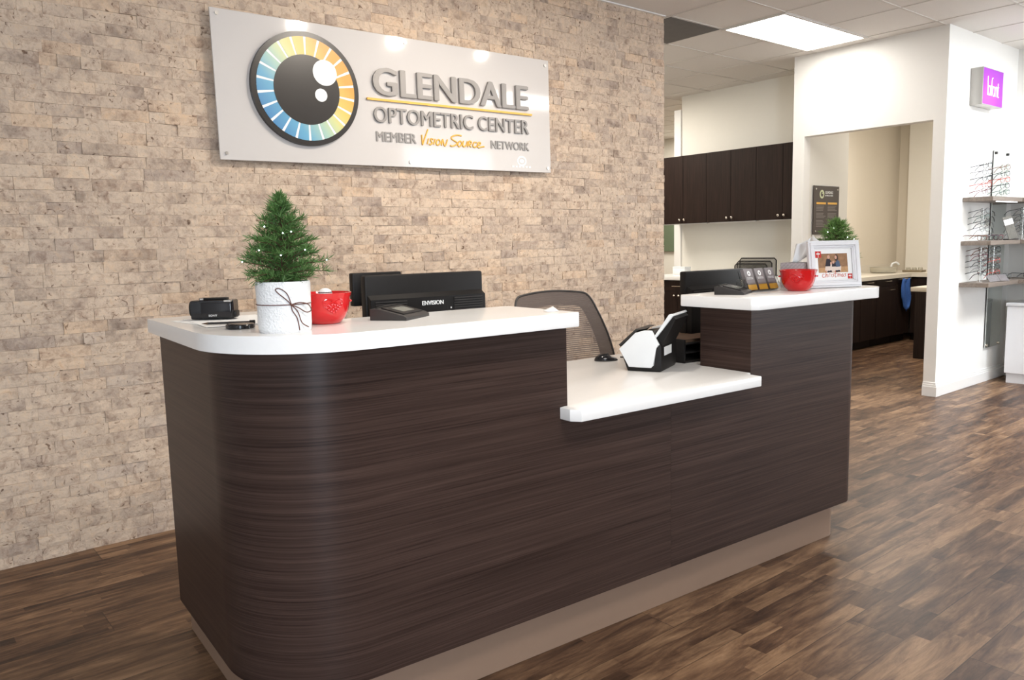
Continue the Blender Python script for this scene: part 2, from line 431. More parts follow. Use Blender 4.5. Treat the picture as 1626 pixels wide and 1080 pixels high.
# ================================================================== SETTING
XW = 4.464                                     # right end of the stone wall
XG, YG = 6.407, -1.111                         # front corner of the partition
struct(box('floor', M['floor'], None, -2.6, 11, -7, 6.2, -.05, 0))

def stone_wall():
    verts, faces, cols = [], [], []
    rows = 57; h = ZC/rows
    NX, NZ = 9, 3
    for rI in range(rows):
        z0 = rI*h
        x = -1.25+random.uniform(-.1, 0)
        while x < XW:
            w = random.choice((.07, .09, .105, .12, .135, .15, .165, .185, .21)) + random.uniform(-.008, .008)
            x1 = min(x+w, XW)
            if XW-x1 < .05: x1 = XW
            d = random.uniform(.0120, .0145)
            if random.random() < .05: d += .0025
            c = (random.random(), random.random(), random.random(), 1.0)
            if random.random() < .04: c = (random.uniform(0, .1), c[1], c[2], 1)
            nx = max(3, int((x1-x)/.019)); b0 = len(verts)
            s0 = random.uniform(0, 100)
            tx, tz = random.uniform(-.004, .004), random.uniform(-.004, .004)
            g = .0003
            for j in range(NZ+1):
                for i in range(nx+1):
                    u, v = i/nx, j/NZ
                    px = x+g+(x1-x-2*g)*u; pz = z0+g+(h-2*g)*v
                    n = noise.noise(Vector((px*26+s0, pz*34, s0)))*.0045 + noise.noise(Vector((px*70+s0, pz*80, s0)))*.0020
                    edge = min(u, 1-u)*(x1-x)/.012; edge2 = min(v, 1-v)*h/.012
                    e = min(1, min(edge, edge2))
                    dd = d+(u-.5)*tx+(v-.5)*tz + n*(.45+.55*e) - (1-e)*.0008
                    verts.append((px, -max(.003, dd), pz))
            W = nx+1
            for j in range(NZ):
                for i in range(nx):
                    faces.append((b0+j*W+i, b0+j*W+i+1, b0+(j+1)*W+i+1, b0+(j+1)*W+i))
            # returns to the backing
            per = [b0+i for i in range(W)]+[b0+j*W+nx for j in range(1, NZ+1)]+[b0+NZ*W+i for i in range(nx-1, -1, -1)]+[b0+j*W for j in range(NZ-1, 0, -1)]
            k0 = len(verts)
            for p in per: verts.append((verts[p][0], 0.0, verts[p][2]))
            n_ = len(per)
            for q in range(n_): faces.append((per[(q+1) % n_], per[q], k0+q, k0+(q+1) % n_))
            cols += [c]*(len(verts)-b0)
            x = x1
    me = bpy.data.meshes.new('wall_back')
    me.from_pydata(verts, [], faces)
    ca = me.color_attributes.new('tint', 'FLOAT_COLOR', 'POINT')
    ca.data.foreach_set('color', [v for c in cols for v in c])
    me.materials.append(M['stone'])
    o = bpy.data.objects.new('wall_back', me); C.objects.link(o); struct(o)
stone_wall()
struct(box('wall_back_core', M['wallw'], None, -2.6, XW-.002, 0.0, .14, 0, ZC))
struct(MB().box(-1.25, XW, -.030, 0, ZC-.008, ZC-.001).build('trim_1', M['trimw']))
struct(box('wall_left', M['wallw'], None, -2.7, -2.6, -7, .14, 0, ZC))
struct(box('wall_front', M['wallw'], None, -2.7, 7.92, -7.1, -7.0, 0, ZC))
struct(box('wall_hall', M['wallp'], None, 4.30, 4.42, .14, 6.2, 0, ZC))
struct(box('wall_hall_end', M['wallp'], None, 4.30, 9.9, 6.1, 6.2, 0, ZC))
struct(box('wall_far', M['wallp'], None, 9.74, 9.86, 1.27, 6.1, 0, ZC))
struct(box('wall_cabinets', M['wallp'], None, 7.05, 7.17, .156, 1.886, 0, ZC))
struct(box('trim_2', M['trimw'], None, 7.03, 7.19, 1.886, 1.975, 0, ZC-.14))
# partition with the wide opening
mb = MB()
mb.box(XG, XG+.10, .05, .156, 0, ZC)
mb.box(XG, XG+.10, -1.019, .05, 2.134, ZC)
mb.box(XG, XG+.10, YG, -1.019, 0, ZC)
struct(mb.build('wall_opening', M['wallw']))
struct(box('wall_nook_left', M['wallp'], None, XG+.10, 7.176, .05, .156, 0, ZC))
struct(box('wall_nook_back', M['wallt'], None, 7.17, 10.72, 1.15, 1.27, 0, ZC))
struct(box('wall_nook_end', M['wallt'], None, 10.6, 10.72, -1.02, 1.15, 0, ZC))
struct(box('trim_3', M['wallp'], None, 10.45, 10.6, -1.018, .965, 0, ZC))
struct(box('wall_right', M['wallw'], None, XG+.10, 10.72, YG, -1.019, 0, ZC))
struct(box('wall_return', M['wallw'], None, 7.80, 7.92, -7, YG, 0, ZC))
# baseboards with a stepped profile
def baseboard(name, x0, x1, y0, y1, nx, ny):
    mb = MB()
    for z0, z1, t in ((0, .078, .016), (.078, .092, .012), (.092, .106, .007)):
        mb.box(x0-(t if nx < 0 else 0), x1+(t if nx > 0 else 0), y0-(t if ny < 0 else 0), y1+(t if ny > 0 else 0), z0, z1, .002, 1)
    return struct(mb.build(name, M['trimw']))
mb = MB()
for z0, z1, t in ((0, .080, .017), (.080, .096, .012), (.096, .112, .007)):
    mb.prism([(XG-t, -1.019), (XG-t, YG-t), (7.80, YG-t), (7.80, YG), (XG, YG), (XG, -1.019)], z0, z1, .002, 1)
struct(mb.build('baseboard_right', M['trimw']))
mb = MB()
for z0, z1, t in ((0, .080, .017), (.080, .112, .009)):
    mb.box(XG-t, XG, .05, .156, z0, z1, .002, 1)
struct(mb.build('baseboard_left', M['trimw']))
# ceiling: plain board over the desk, tiled grid beyond
struct(box('ceiling', M['tile'], None, -2.7, 10.8, -7, 6.2, ZC, ZC+.06))
GX, GY, DX_, DY_ = 4.503, -.044, .583, .52
mb = MB()
for k in range(0, 10):
    x = GX+k*DX_; mb.box(x-.008, x+.008, -7, 6.1, ZC-.004, ZC+.001)
for k in range(-12, 12):
    y = GY+k*DY_; mb.box(GX, 10.3, y-.008, y+.008, ZC-.004, ZC+.001)
struct(mb.build('trim_4', M['grid']))

# ceiling light panel (two by four) and the dark vent tile
cl = thing('ceiling_light', 'bright rectangular light panel set in the tiled ceiling', 'ceiling light', (GX+2*DX_, GY-.5*DY_, ZC))
w, d = 1.166, .52
box('diffuser', M['lamp'], cl, -w/2+.02, w/2-.02, -d/2+.018, d/2-.018, -.006, -.002)
mb = MB()
mb.box(-w/2, w/2, -d/2, -d/2+.018, -.012, -.001); mb.box(-w/2, w/2, d/2-.018, d/2, -.012, -.001)
mb.box(-w/2, -w/2+.02, -d/2+.018, d/2-.018, -.012, -.001); mb.box(w/2-.02, w/2, -d/2+.018, d/2-.018, -.012, -.001)
mb.build('frame', M['grid'], cl)
vt = tag(MB().box(GX+.012, GX+DX_-.012, GY+.012, GY+DY_-.012, ZC-.006, ZC-.001, .001, 1).build('ceiling_vent', M['vent']), 'dark grey square ceiling panel beside the end of the stone wall', 'ceiling panel')
# recessed downlights that wash the stone wall; leftmost one added to brighten the counter
for i, x in enumerate((1.66, 2.446, 3.227, 4.03)):
    dl = thing('downlight', 'round recessed downlight in the plain ceiling above the desk', 'downlight', (x, -1.63, ZC), 0, 'downlights above the desk')
    MB().lathe([(.0, -.003), (.052, -.003), (.052, -.001)]).build('lens', M['spot'], dl)
    MB().lathe([(.053, -.001), (.053, -.007), (.066, -.007), (.070, -.001)]).build('trim_ring', M['trimw'], dl)

# ================================================================== WALL SIGN
SW, SH = 2.031, .668
sg = thing('wall_sign', 'large frosted acrylic sign with eye emblem and raised lettering on the stone wall', 'sign', (1.3073, -.046, 1.6826))
sg.rotation_euler = (0, -.0085, 0)
box('panel', M['frost'], sg, 0, SW, -.010, 0, 0, SH, bev=.0015, seg=1)
ex, ez, er = .436, .3485, .268
def disc(mb, cx, cz, r0, r1, y0, y1, a0=0, a1=2*PI, n=72, sx=1.035):
    full = abs(a1-a0-2*PI) < 1e-6
    P = lambda r, a, y: mb.bm.verts.new((cx+sx*r*math.sin(a), y, cz+r*math.cos(a)))
    st = n if full else n+1
    ang = [a0+(a1-a0)*i/n for i in range(st)]
    of = [P(r1, a, y1) for a in ang]; ob = [P(r1, a, y0) for a in ang]
    m = st if full else st-1
    if r0 > 0:
        nf = [P(r0, a, y1) for a in ang]; nb = [P(r0, a, y0) for a in ang]
    fs = []
    for i in range(m):
        j = (i+1) % st
        fs.append(mb.bm.faces.new((ob[i], ob[j], of[j], of[i])))
        if r0 > 0:
            fs.append(mb.bm.faces.new((of[i], of[j], nf[j], nf[i])))
            fs.append(mb.bm.faces.new((nf[i], nf[j], nb[j], nb[i])))
    if r0 <= 0: fs.append(mb.bm.faces.new(of))
    elif not full:
        fs.append(mb.bm.faces.new((ob[0], of[0], nf[0], nb[0]))); fs.append(mb.bm.faces.new((ob[-1], nb[-1], nf[-1], of[-1])))
    mb._tag(fs)
em = MB(); disc(em, 0, 0, 0, er, .0, -.022); emb = em.build('emblem', M['eye_dark'], sg); emb.location = (ex, -.010, ez)
mb = MB(); disc(mb, 0, 0, .0, .2435, -.022, -.0225); o = mb.build('white_ring', M['white_vinyl'], emb)
mb = MB()
NS = 22
for k in range(NS):
    a0 = 2*PI*(k+.5)/NS
    disc(mb, 0, 0, .150, .2435, -.0226, -.0236, a0-PI/NS*.82, a0+PI/NS*.82, 6)
mb.build('iris', M['iris'], emb)
mb = MB(); disc(mb, 0.0, -.004, 0, .164, -.022, -.0246); mb.build('pupil', M['eye_dark'], emb)
mb = MB(); disc(mb, .096, .085, 0, .061, -.022, -.0258); disc(mb, .070, -.023, 0, .031, -.022, -.0258); mb.build('highlight', M['white_vinyl'], emb)
mb = MB(); bold_text(mb, 'GLENDALE', .803, 1.853, .359, .497, -.012, .0062, .014); mb.build('lettering', M['letter'], sg, 60)
box('underline', M['amber'], sg, .768, 1.88, -.022, -.012, .330, .341)
mb = MB(); bold_text(mb, 'OPTOMETRIC CENTER', .803, 1.855, .221, .300, -.012, .0020, .010); mb.build('lettering', M['letter'], sg, 60)
for wd, xa, xb, za, zb_ in (('MEMBER', .813, 1.058, .126, .175), ('NETWORK', 1.566, 1.857, .124, .170)):
    mb = MB(); bold_text(mb, wd, xa, xb, za, zb_, -.011, .0022, .004); mb.build('lettering', M['letter'], sg, 60)
# handwritten amber words
def strokes(mb, ls, x0, z0, s, y, r, sh=.28, sz=None):
    sz = sz or s
    for st in ls:
        P = [Vector((p[0], p[1])) for p in st]
        out = []
        for i in range(len(P)-1):
            p0, p1, p2, p3 = P[max(i-1, 0)], P[i], P[i+1], P[min(i+2, len(P)-1)]
            for k in range(5):
                t = k/5
                out.append(.5*((2*p1)+(p2-p0)*t+(2*p0-5*p1+4*p2-p3)*t*t+(3*p1-p0-3*p2+p3)*t**3))
        out.append(P[-1])
        mb.tube([(x0+s*(q.x+sh*q.y), y, z0+sz*q.y) for q in out], r, 6)
mb = MB()
VS = [[(.0, .95), (.12, .1), (.16, 0), (.24, .5), (.44, 1.55)],
      [(.52, .05), (.57, .62)],
      [(.95, .58), (.76, .62), (.80, .38), (.92, .2), (.78, .02), (.66, .08)],
      [(1.05, .05), (1.1, .62)],
      [(1.42, .6), (1.25, .45), (1.26, .1), (1.42, .04), (1.56, .3), (1.44, .6)],
      [(1.68, .02), (1.72, .62), (1.9, .05), (2.02, .05), (2.12, .66)],
      [(3.25, 1.15), (2.9, 1.2), (2.45, .98), (2.5, .72), (2.95, .4), (2.8, .1), (2.5, .0), (2.4, .1)],
      [(3.22, .6), (3.06, .42), (3.06, .1), (3.22, .02), (3.36, .3), (3.24, .6)],
      [(3.48, .62), (3.46, .15), (3.58, .02), (3.76, .2), (3.82, .62)],
      [(3.9, .02), (3.96, .6), (4.16, .58), (4.14, .36), (3.98, .3), (4.2, .02)],
      [(4.62, .55), (4.42, .55), (4.34, .25), (4.44, .03), (4.64, .1)],
      [(4.74, .3), (4.96, .38), (4.94, .58), (4.78, .52), (4.72, .2), (4.86, .02), (5.06, .1), (5.35, .16)]]
strokes(mb, VS, 1.085, .124, .0805, -.0125, .0043, .12, .052)
mb.build('script_lettering', M['amber'], sg)
mb = MB(); disc(mb, 1.798, .062, .020, .030, -.010, -.0112, sx=1.25); disc(mb, 1.798, .062, 0, .012, -.010, -.0112, sx=1.5)
for k in range(6): mb.box(1.722+k*.026, 1.738+k*.026, -.0112, -.010, .024, .034)
mb.build('etched_mark', M['mark_white'], sg)
for (bx, bz) in ((.03, .645), (1.012, .643), (2.0, .636), (.03, .03), (1.015, .027), (2.005, .027)):
    MB().cyl((bx, .026, bz), (bx, -.016, bz), .0085, 14).build('standoff_bolt', M['steel'], sg)

# ================================================================== RECEPTION DESK
def arc(cx, cy, r, a0, a1, n):
    return [(cx+r*math.cos(math.radians(a0+(a1-a0)*i/n)), cy+r*math.sin(math.radians(a0+(a1-a0)*i/n))) for i in range(n+1)]
OX, OY = 0.0, 0.0
rd = thing('reception_desk', 'long dark wood reception desk with rounded corner and white stepped counters', 'reception desk', (0, 0, 0), 0)
rd.location = dk(0, 0, 0); rd.rotation_euler = (0, 0, TH)
ZU, TU, ZL, TL, ZB = 1.070, .043, .783, .037, .155
ZR = 1.060
XL, YB, YF, XR = .673, -1.175, -1.989, 3.212
XP1, XP2, SEAM = 1.627, 2.497, 2.077
RB = .29
def skin(name, path, tops, th, mat, parent, zb):
    """wall of thickness th behind an outer path (list of xy); tops(x, y) -> top height of each span; uv runs along the path"""
    bm = bmesh.new(); uvl = bm.loops.layers.uv.new('UVMap')
    n = len(path)
    # inner offset
    inn = []
    for i in range(n):
        p = Vector(path[i]); t = (Vector(path[min(i+1, n-1)])-Vector(path[max(i-1, 0)])).normalized()
        inn.append(p+Vector((-t.y, t.x))*th)
    L = [0.0]
    for i in range(1, n): L.append(L[-1]+(Vector(path[i])-Vector(path[i-1])).length)
    def q(vs, uv):
        f = bm.faces.new([bm.verts.new(v) for v in vs])
        for l, c in zip(f.loops, uv): l[uvl].uv = c
    for i in range(n-1):
        zt = tops[i]; a, b = path[i], path[i+1]; c, d = inn[i], inn[i+1]
        q([(a[0], a[1], zb), (b[0], b[1], zb), (b[0], b[1], zt), (a[0], a[1], zt)], [(L[i], zb), (L[i+1], zb), (L[i+1], zt), (L[i], zt)])
        q([(d[0], d[1], zb), (c[0], c[1], zb), (c[0], c[1], zt), (d[0], d[1], zt)], [(L[i+1], zb), (L[i], zb), (L[i], zt), (L[i+1], zt)])
        q([(a[0], a[1], zt), (b[0], b[1], zt), (d[0], d[1], zt), (c[0], c[1], zt)], [(L[i], zt), (L[i+1], zt), (L[i+1], zt+th), (L[i], zt+th)])
        q([(b[0], b[1], zb), (a[0], a[1], zb), (c[0], c[1], zb), (d[0], d[1], zb)], [(L[i+1], zb), (L[i], zb), (L[i], zb-th), (L[i+1], zb-th)])
        if i == 0 or tops[i-1] != zt:
            z0 = zb if i == 0 else min(tops[i-1], zt)
            q([(c[0], c[1], z0), (a[0], a[1], z0), (a[0], a[1], max(zt, tops[i-1] if i else zt)), (c[0], c[1], max(zt, tops[i-1] if i else zt))], [(L[i]-th, z0), (L[i], z0), (L[i], zt), (L[i]-th, zt)])
        if i == n-2:
            q([(b[0], b[1], zb), (d[0], d[1], zb), (d[0], d[1], zt), (b[0], b[1], zt)], [(L[-1], zb), (L[-1]+th, zb), (L[-1]+th, zt), (L[-1], zt)])
    bmesh.ops.remove_doubles(bm, verts=bm.verts, dist=1e-5)
    bmesh.ops.recalc_face_normals(bm, faces=bm.faces)
    me = bpy.data.meshes.new(name); bm.to_mesh(me); bm.free(); me.materials.append(mat)
    me.polygons.foreach_set('use_smooth', [True]*len(me.polygons)); me.set_sharp_from_angle(angle=math.radians(35))
    o = bpy.data.objects.new(name, me); C.objects.link(o); o.parent = parent
    return o
pathA = [(XL, YB)]+arc(XL+RB, YF+RB, RB, 180, 270, 24)+[(XP1, YF), (SEAM-.0003, YF)]
topsA = [ZU-TU]*(len(pathA)-2)+[ZL-TL]
skin('front_panel', pathA, topsA, .22, M['laminate'], rd, ZB)
rr = .07
pathB = [(SEAM+.0003, YF), (XP2, YF)]+arc(XR-rr, YF+rr, rr, 270, 360, 10)
topsB = [ZL-TL]+[ZR-TU]*(len(pathB)-2)
skin('front_panel', pathB, topsB, .235, M['laminate'], rd, ZB)
skin('side_panel', [(XR, YF+rr+.0012), (XR, -1.30)], [ZR-TU], .09, M['laminate'], rd, ZB)
# toe kick
ks = .05
pk = [(XL+ks, YB+.10)]+arc(XL+ks+.24, YF+ks+.24, .24, 180, 270, 16)+arc(XR-ks-.06, YF+ks+.06, .06, 270, 360, 8)+[(XR-ks, -1.34)]
skin('toe_kick', pk, [ZB]*(len(pk)-1), .10, M['kick'], rd, 0.001)
# counters
CXL, CYF, CXR, RC = .636, -2.062, 1.620, .32
wing = .34
polyL = [(CXL, -1.200)]+arc(CXL+RC, CYF+RC, RC, 180, 270, 24)+[(CXR-.006, CYF), (CXR, CYF+.006)]+[(CXR, -1.72), (CXR-.02, -1.70)]+[(CXL+wing+.05, -1.70), (CXL+wing, -1.65), (CXL+wing, -1.200)]
MB().prism(polyL, ZU-TU, ZU, .004, 2).build('counter_top', M['quartz'], rd)
rx = 3.304
polyR = [(2.425, CYF+.02), (2.445, CYF)]+arc(rx-.11, CYF+.11, .11, 270, 360, 12)+[(rx, -1.30), (rx-.18, -1.30), (rx-.18, -1.70), (2.445, -1.70), (2.425, -1.72)]
MB().prism(polyR, ZR-TU, ZR, .004, 2).build('counter_top', M['quartz'], rd)
polyW = [(1.598, -2.035), (1.620, CYF), (2.462, CYF), (2.462, YF-.0005), (XP2-.002, YF-.0005), (XP2-.002, -1.752), (3.118, -1.752), (3.118, -1.30), (.895, -1.30), (.895, -1.767), (XP1+.002, -1.767), (XP1+.002, YF-.0005), (1.598, YF-.0005)]
MB().prism(polyW, ZL-TL, ZL, .003, 2).build('work_surface', M['quartz'], rd)
# modesty legs at the back of the work surface
for x in (.95, 3.02):
    box('support_panel', M['laminate'], rd, x, x+.03, -1.76, -1.32, 0, ZL-TL-.001)

# ================================================================== THINGS ON THE LEFT COUNTER
def needle_tree(name, label, loc, zpot, height, width, mat, npts, pot_r, seed, lean=0.0, bush=False):
    rnd = random.Random(seed)
    t = thing(name, label, 'potted tree', loc, 0, None, True)
    pr = pot_r
    prof = [(pr*.94, 0), (pr*.97, .004), (pr, .02), (pr*1.0, zpot*.5), (pr*1.02, zpot-.006), (pr*1.0, zpot), (pr*.93, zpot), (pr*.92, zpot-.02)]
    p = MB().lathe(prof, seg=40, rfun=lambda a, z: 1+.006*math.sin(a*9+z*70)+.004*math.sin(a*23)).build('pot', M['pot'], t, 50)
    MB().lathe([(pr*.93, zpot-.012), (pr*.5, zpot-.006), (0, zpot-.004)], seg=24).build('soil', M['soil'], t)
    tr = MB(); tr.tube([(0, 0, zpot-.01), (.002, 0, zpot+height*.5), (lean, 0, zpot+height*.93)], [.007, .005, .002], 8)
    verts, faces = [], []
    def needle(o, d, l, w):
        s = d.orthogonal().normalized(); s.rotate(Matrix.Rotation(rnd.uniform(0, 6.28), 3, d)); k = len(verts)
        q = d.cross(s)
        e = o+d*l
        m_ = o+d*l*.5
        verts.extend([o+s*w*.4, o-s*w*.4, m_+s*w, m_-s*w, e]); faces.extend([(k, k+1, k+3, k+2), (k+2, k+3, k+4)])
    tips = []
    for i in range(npts):
        f = (i+rnd.random())/npts
        h = f**1.45 if not bush else f
        a = i*2.399+rnd.uniform(-.3, .3)
        prof_r = min((1-h)**.80*1.12, .62+3.2*h)*(1.0+.13*math.sin(h*24+seed)+.10*math.sin(a*3+seed)) if not bush else math.sqrt(max(0, 1-h*h))*(.85+.25*math.sin(a*3))
        rad = width*prof_r*rnd.uniform(.72, 1.05)
        base = Vector((lean*h, 0, zpot-.006+height*h*.94))
        tip = base+Vector((math.cos(a)*rad, math.sin(a)*rad, height*((.05+.09*(1-h))*rnd.uniform(.6, 1.5) if h > .12 else rnd.uniform(-.02, .09))))
        tr.tube([base, (base+tip)/2+Vector((0, 0, .004)), tip], [.0022, .0016, .0008], 5)
        tips.append(tip)
        L = (tip-base).length; n = int(30+L*680)
        ax = (tip-base).normalized() if L > 1e-4 else Vector((0, 0, 1))
        for q in range(n):
            u = rnd.uniform(.12, 1.02); o = base+(tip-base)*u+Vector((0, 0, .004*math.sin(u*3)))
            dd = (ax*rnd.uniform(.35, 1.1)+Vector((rnd.gauss(0, .55), rnd.gauss(0, .55), rnd.gauss(.28, .5)))).normalized()
            needle(o, dd, rnd.uniform(.014, .027)*(1.1 if u > .85 else .9), .0010)
    top = Vector((lean, 0, zpot+height*.9))
    for q in range(240):
        o = Vector((lean, 0, zpot+height*rnd.uniform(.72, .97)))
        dd = Vector((rnd.gauss(0, .5), rnd.gauss(0, .5), rnd.uniform(.2, 1.2))).normalized(); needle(o, dd, rnd.uniform(.014, .026), .0009)
    tr.build('trunk', M['bark'], t)
    me = bpy.data.meshes.new('needles'); me.from_pydata(verts, [], faces); me.materials.append(mat)
    o = bpy.data.objects.new('needles', me); C.objects.link(o); o.parent = t
    return t, p, tips
t1, pot1, tips = needle_tree('potted_pine', 'small live pine with tiny lights in a white wrapped pot on the left counter', (.812, -1.896, ZU), .122, .208, .098, M['green_lf'], 150, .0635, 4, .004)
# tiny lights on the side towards the room
vdir = Vector((-.42, -.9, 0)); rightd = Vector((.9, -.42, 0))
fr_ = [t for t in tips if t.dot(vdir)/vdir.length > .1*t.length and t.z > .17]
fr_.sort(key=lambda t: -(t.dot(rightd)+.3*t.z))
for tp in fr_[:34:4]:
    MB().ball(tp*1.0+vdir*.004, .0017, 8, 6).build('fairy_light', M['fairy'], t1)
# twine round the pot with a loose bow
tw = MB()
zt = .068
pts = [((.0648)*math.cos(a), (.0648)*math.sin(a), zt) for a in [2*PI*i/40 for i in range(40)]]
tw.tube(pts, .0011, 6, closed=True)
def onpot(u, z, lift=.0655):
    """u: sideways offset seen from the room"""
    v = math.sqrt(max(0, lift*lift-u*u)); q = rightd*u+vdir*v
    return Vector((q.x, q.y, z))
kx = .022
def curve(ps, r=.0013, n=8):
    P = [Vector(p) for p in ps]; out = []
    for i in range(len(P)-1):
        p0, p1, p2, p3 = P[max(i-1, 0)], P[i], P[i+1], P[min(i+2, len(P)-1)]
        for k in range(n):
            t = k/n; out.append(.5*((2*p1)+(p2-p0)*t+(2*p0-5*p1+4*p2-p3)*t*t+(3*p1-p0-3*p2+p3)*t**3))
    out.append(P[-1]); return out
tw.tube(curve([onpot(kx, zt), onpot(.012, zt+.012), onpot(-.006, zt+.028), onpot(-.012, zt+.037), onpot(-.002, zt+.039), onpot(.014, zt+.026), onpot(kx, zt+.002)]), .0013, 6)
tw.tube(curve([onpot(kx, zt), onpot(.042, zt+.004, .0685), onpot(.060, zt-.002, .073), onpot(.066, zt-.016, .075), onpot(.055, zt-.02, .071), onpot(.038, zt-.008, .0685), onpot(kx, zt)]), .0013, 6)
tw.tube(curve([onpot(kx, zt), onpot(.024, zt-.014), onpot(.034, zt-.034), onpot(.038, zt-.062)]), .0013, 6)
tw.tube(curve([onpot(kx, zt), onpot(.036, zt-.018), onpot(.044, zt-.044, .0685), onpot(.058, zt-.056, .071)]), .0013, 6)
tw.ball(onpot(kx, zt, .0665), .003, 8, 6)
tw.build('twine_bow', M['twine'], t1)

def red_bowl(label, loc, rz):
    b = thing('red_bowl', label, 'bowl', loc, rz, 'glazed red bowls on the counters', True); b.scale = (.90, .90, .95)
    prof = [(.0, .002), (.040, .0), (.046, .003), (.058, .016), (.068, .036), (.0725, .058), (.0735, .072), (.078, .083), (.079, .086), (.076, .087), (.070, .074), (.066, .045), (.050, .018), (.0, .012)]
    MB().lathe(prof, seg=72, rfun=lambda a, z: 1+(.012*math.sin(a*22) if z > .08 else 0)).build('body', M['red'], b, 60)
    rel = MB()
    def rp(a, z):           # point on the outside of the wall
        r = .0735 if z > .058 else .068+(.0725-.068)*(z-.036)/.022
        return Vector((r*math.cos(a), r*math.sin(a), z))
    a0 = -PI/2
    for s in (-1, 1):
        P = [rp(a0+s*u, z) for (u, z) in ((-.12, .060), (.05, .066), (.22, .071), (.36, .068), (.42, .061), (.36, .056), (.30, .060))]
        rel.tube(curve(P, n=5), [.0026]*31, 6) if False else rel.tube(curve(P, n=5), .0024, 6)
        P = [rp(a0+s*u, z) for (u, z) in ((.05, .062), (.2, .057), (.32, .050), (.40, .052), (.40, .058))]
        rel.tube(curve(P, n=5), .0020, 6)
    for (u, z) in ((-.28, .048), (-.2, .043), (-.12, .050), (-.1, .038), (-.02, .044), (0, .034), (.08, .048), (.12, .038), (.2, .043), (.28, .049), (.05, .055), (-.06, .056), (.17, .053), (-.18, .054)):
        p = rp(a0+u, z); rel.ball(p, .0042, 8, 6, (1, 1, 1.2))
    rel.build('relief_ornament', M['red'], b)
    for a in (0, PI):
        hd = MB()
        P = [rp(a-.16, .060), rp(a-.12, .060)*1.0+Vector((math.cos(a), math.sin(a), 0))*.006, rp(a+.12, .060)+Vector((math.cos(a), math.sin(a), 0))*.006, rp(a+.16, .060)]
        hd.tube(curve(P, n=4), .0032, 6); hd.build('side_knob', M['red'], b)
    return b
red_bowl('glossy red relief bowl beside the white wrapped pine pot', (.962, -1.786, ZU), -.04)
cn = tag(MB().ball((0, 0, .0), .019, 16, 10, (1, 1, .8)).build('wrapped_candy', M['white_vinyl']), 'white round candy showing above the rim of the left red bowl', 'candy')
place(cn, (.972, -1.768, ZU+.078), 0, True)
mb = MB()
mb.tube([(.0175*math.cos(a), .0175*math.sin(a), .0035) for a in [2*PI*i/24 for i in range(24)]], .0016, 6, closed=True)
mb.build('dark_stripe', M['charcoal'], cn)

# card reader pads (both counters)
def sign_pad(label, loc, rz):
    t = thing('signature_pad', label, 'signature pad', loc, rz, 'signature pads on the counters', True); t.scale = (.74, .74, .85)
    prof = [(-.075, 0), (.075, 0), (.075, .036), (.045, .038), (-.062, .016), (-.075, .010)]
    Mx = Matrix(((0, 0, 1, 0), (1, 0, 0, 0), (0, 1, 0, 0), (0, 0, 0, 1)))     # (y, z) profile swept along x
    MB().prism(prof, -.10, .10, .003, 2, Mx).build('body', M['charcoal'], t)
    sl = math.atan2(.022, .107)
    Ms = Matrix.Translation((0, -.010, .0268)) @ Matrix.Rotation(sl, 4, 'X')
    MB().box(-.082, .082, -.045, .048, .0, .0035, .001, 1, Ms).build('bezel', M['black'], t)
    MB().box(-.045, .050, -.026, .026, .0036, .0042, 0, 1, Ms).build('display', M['lcd'], t)
    MB().box(-.085, .085, .050, .062, .0375, .0415, .001, 1).build('pen_rest', M['black'], t)
    return t
sign_pad('black signature pad with grey screen in front of the white lettered monitor', (1.172, -1.812, ZU), .62)
sign_pad('black signature pad beside the business card holder on the right counter', (2.590, -1.835, ZR), .45)

# camcorder on the papers
pz = ZU+.0024
cc = thing('camcorder', 'small glossy black camcorder lying on white papers at the left end', 'camcorder', (.775, -1.425, pz), math.radians(-33), None, True); cc.scale = (1, 1, 1.08)
mb = MB(); mb.prism([(-.060, -.024), (.052, -.024), (.060, -.018), (.060, .026), (-.052, .026), (-.060, .020)], .002, .052, .004, 2)
mb.build('body', M['black_gloss'], cc)
mb = MB(); mb.box(-.030, .056, -.0305, -.0245, .005, .047, .003, 2); mb.build('screen_panel', M['black_gloss'], cc)
mb = MB(); mb.tube([(-.058, .0, .029), (-.066, .0, .029)], .021, 24); mb.build('lens_barrel', M['black'], cc)
mb = MB(); mb.tube([(-.0661, .0, .029), (-.0668, .0, .029)], .013, 20); mb.build('lens_glass', M['black_gloss'], cc)
mb = MB(); mb.box(-.04, .04, -.012, .014, .052, .058, .003, 2); mb.build('top_grip', M['black'], cc)
mb = MB(); mb.box(-.036, -.026, -.016, -.006, .0525, .0575, .001, 1); mb.build('switch', M['steel'], cc)
mb = MB(); mb.box(.036, .057, -.0312, -.020, .0475, .0525, .001, 1); mb.build('button_strip', M['steel'], cc)
mb = MB(); fit_text(mb, 'SONY', -.008, .016, .0095, .0145, -.0306, .0002); mb.build('lettering', M['white_vinyl'], cc)
mb = MB(); mb.box(.056, .066, -.020, .018, .006, .022, .003, 2); mb.build('battery', M['black'], cc)
pp = tag(MB().box(-.105, .105, -.155, .155, 0, .0008).build('paper_sheet', M['paper']), 'white paper sheet lying under the black camcorder', 'paper')
place(pp, (.802, -1.505, ZU+.0013), -.05, True)
p2 = tag(MB().box(-.09, .09, -.12, .12, 0, .0008).build('paper_sheet', M['paper']), 'lower white paper poking out left of the top sheet', 'paper')
place(p2, (.775, -1.47, ZU+.0003), .16, True)
pn = thing('pencil', 'slim dark pencil lying on the paper before the camcorder', 'pencil', (.752, -1.622, pz+.0042), math.radians(-28), None, True)
MB().tube([(-.050, 0, 0), (.058, 0, 0)], .0032, 8).build('shaft', M['charcoal'], pn)
MB().tube([(-.066, 0, 0), (-.050, 0, 0)], [.0006, .0032], 8).build('tip', M['bark'], pn)
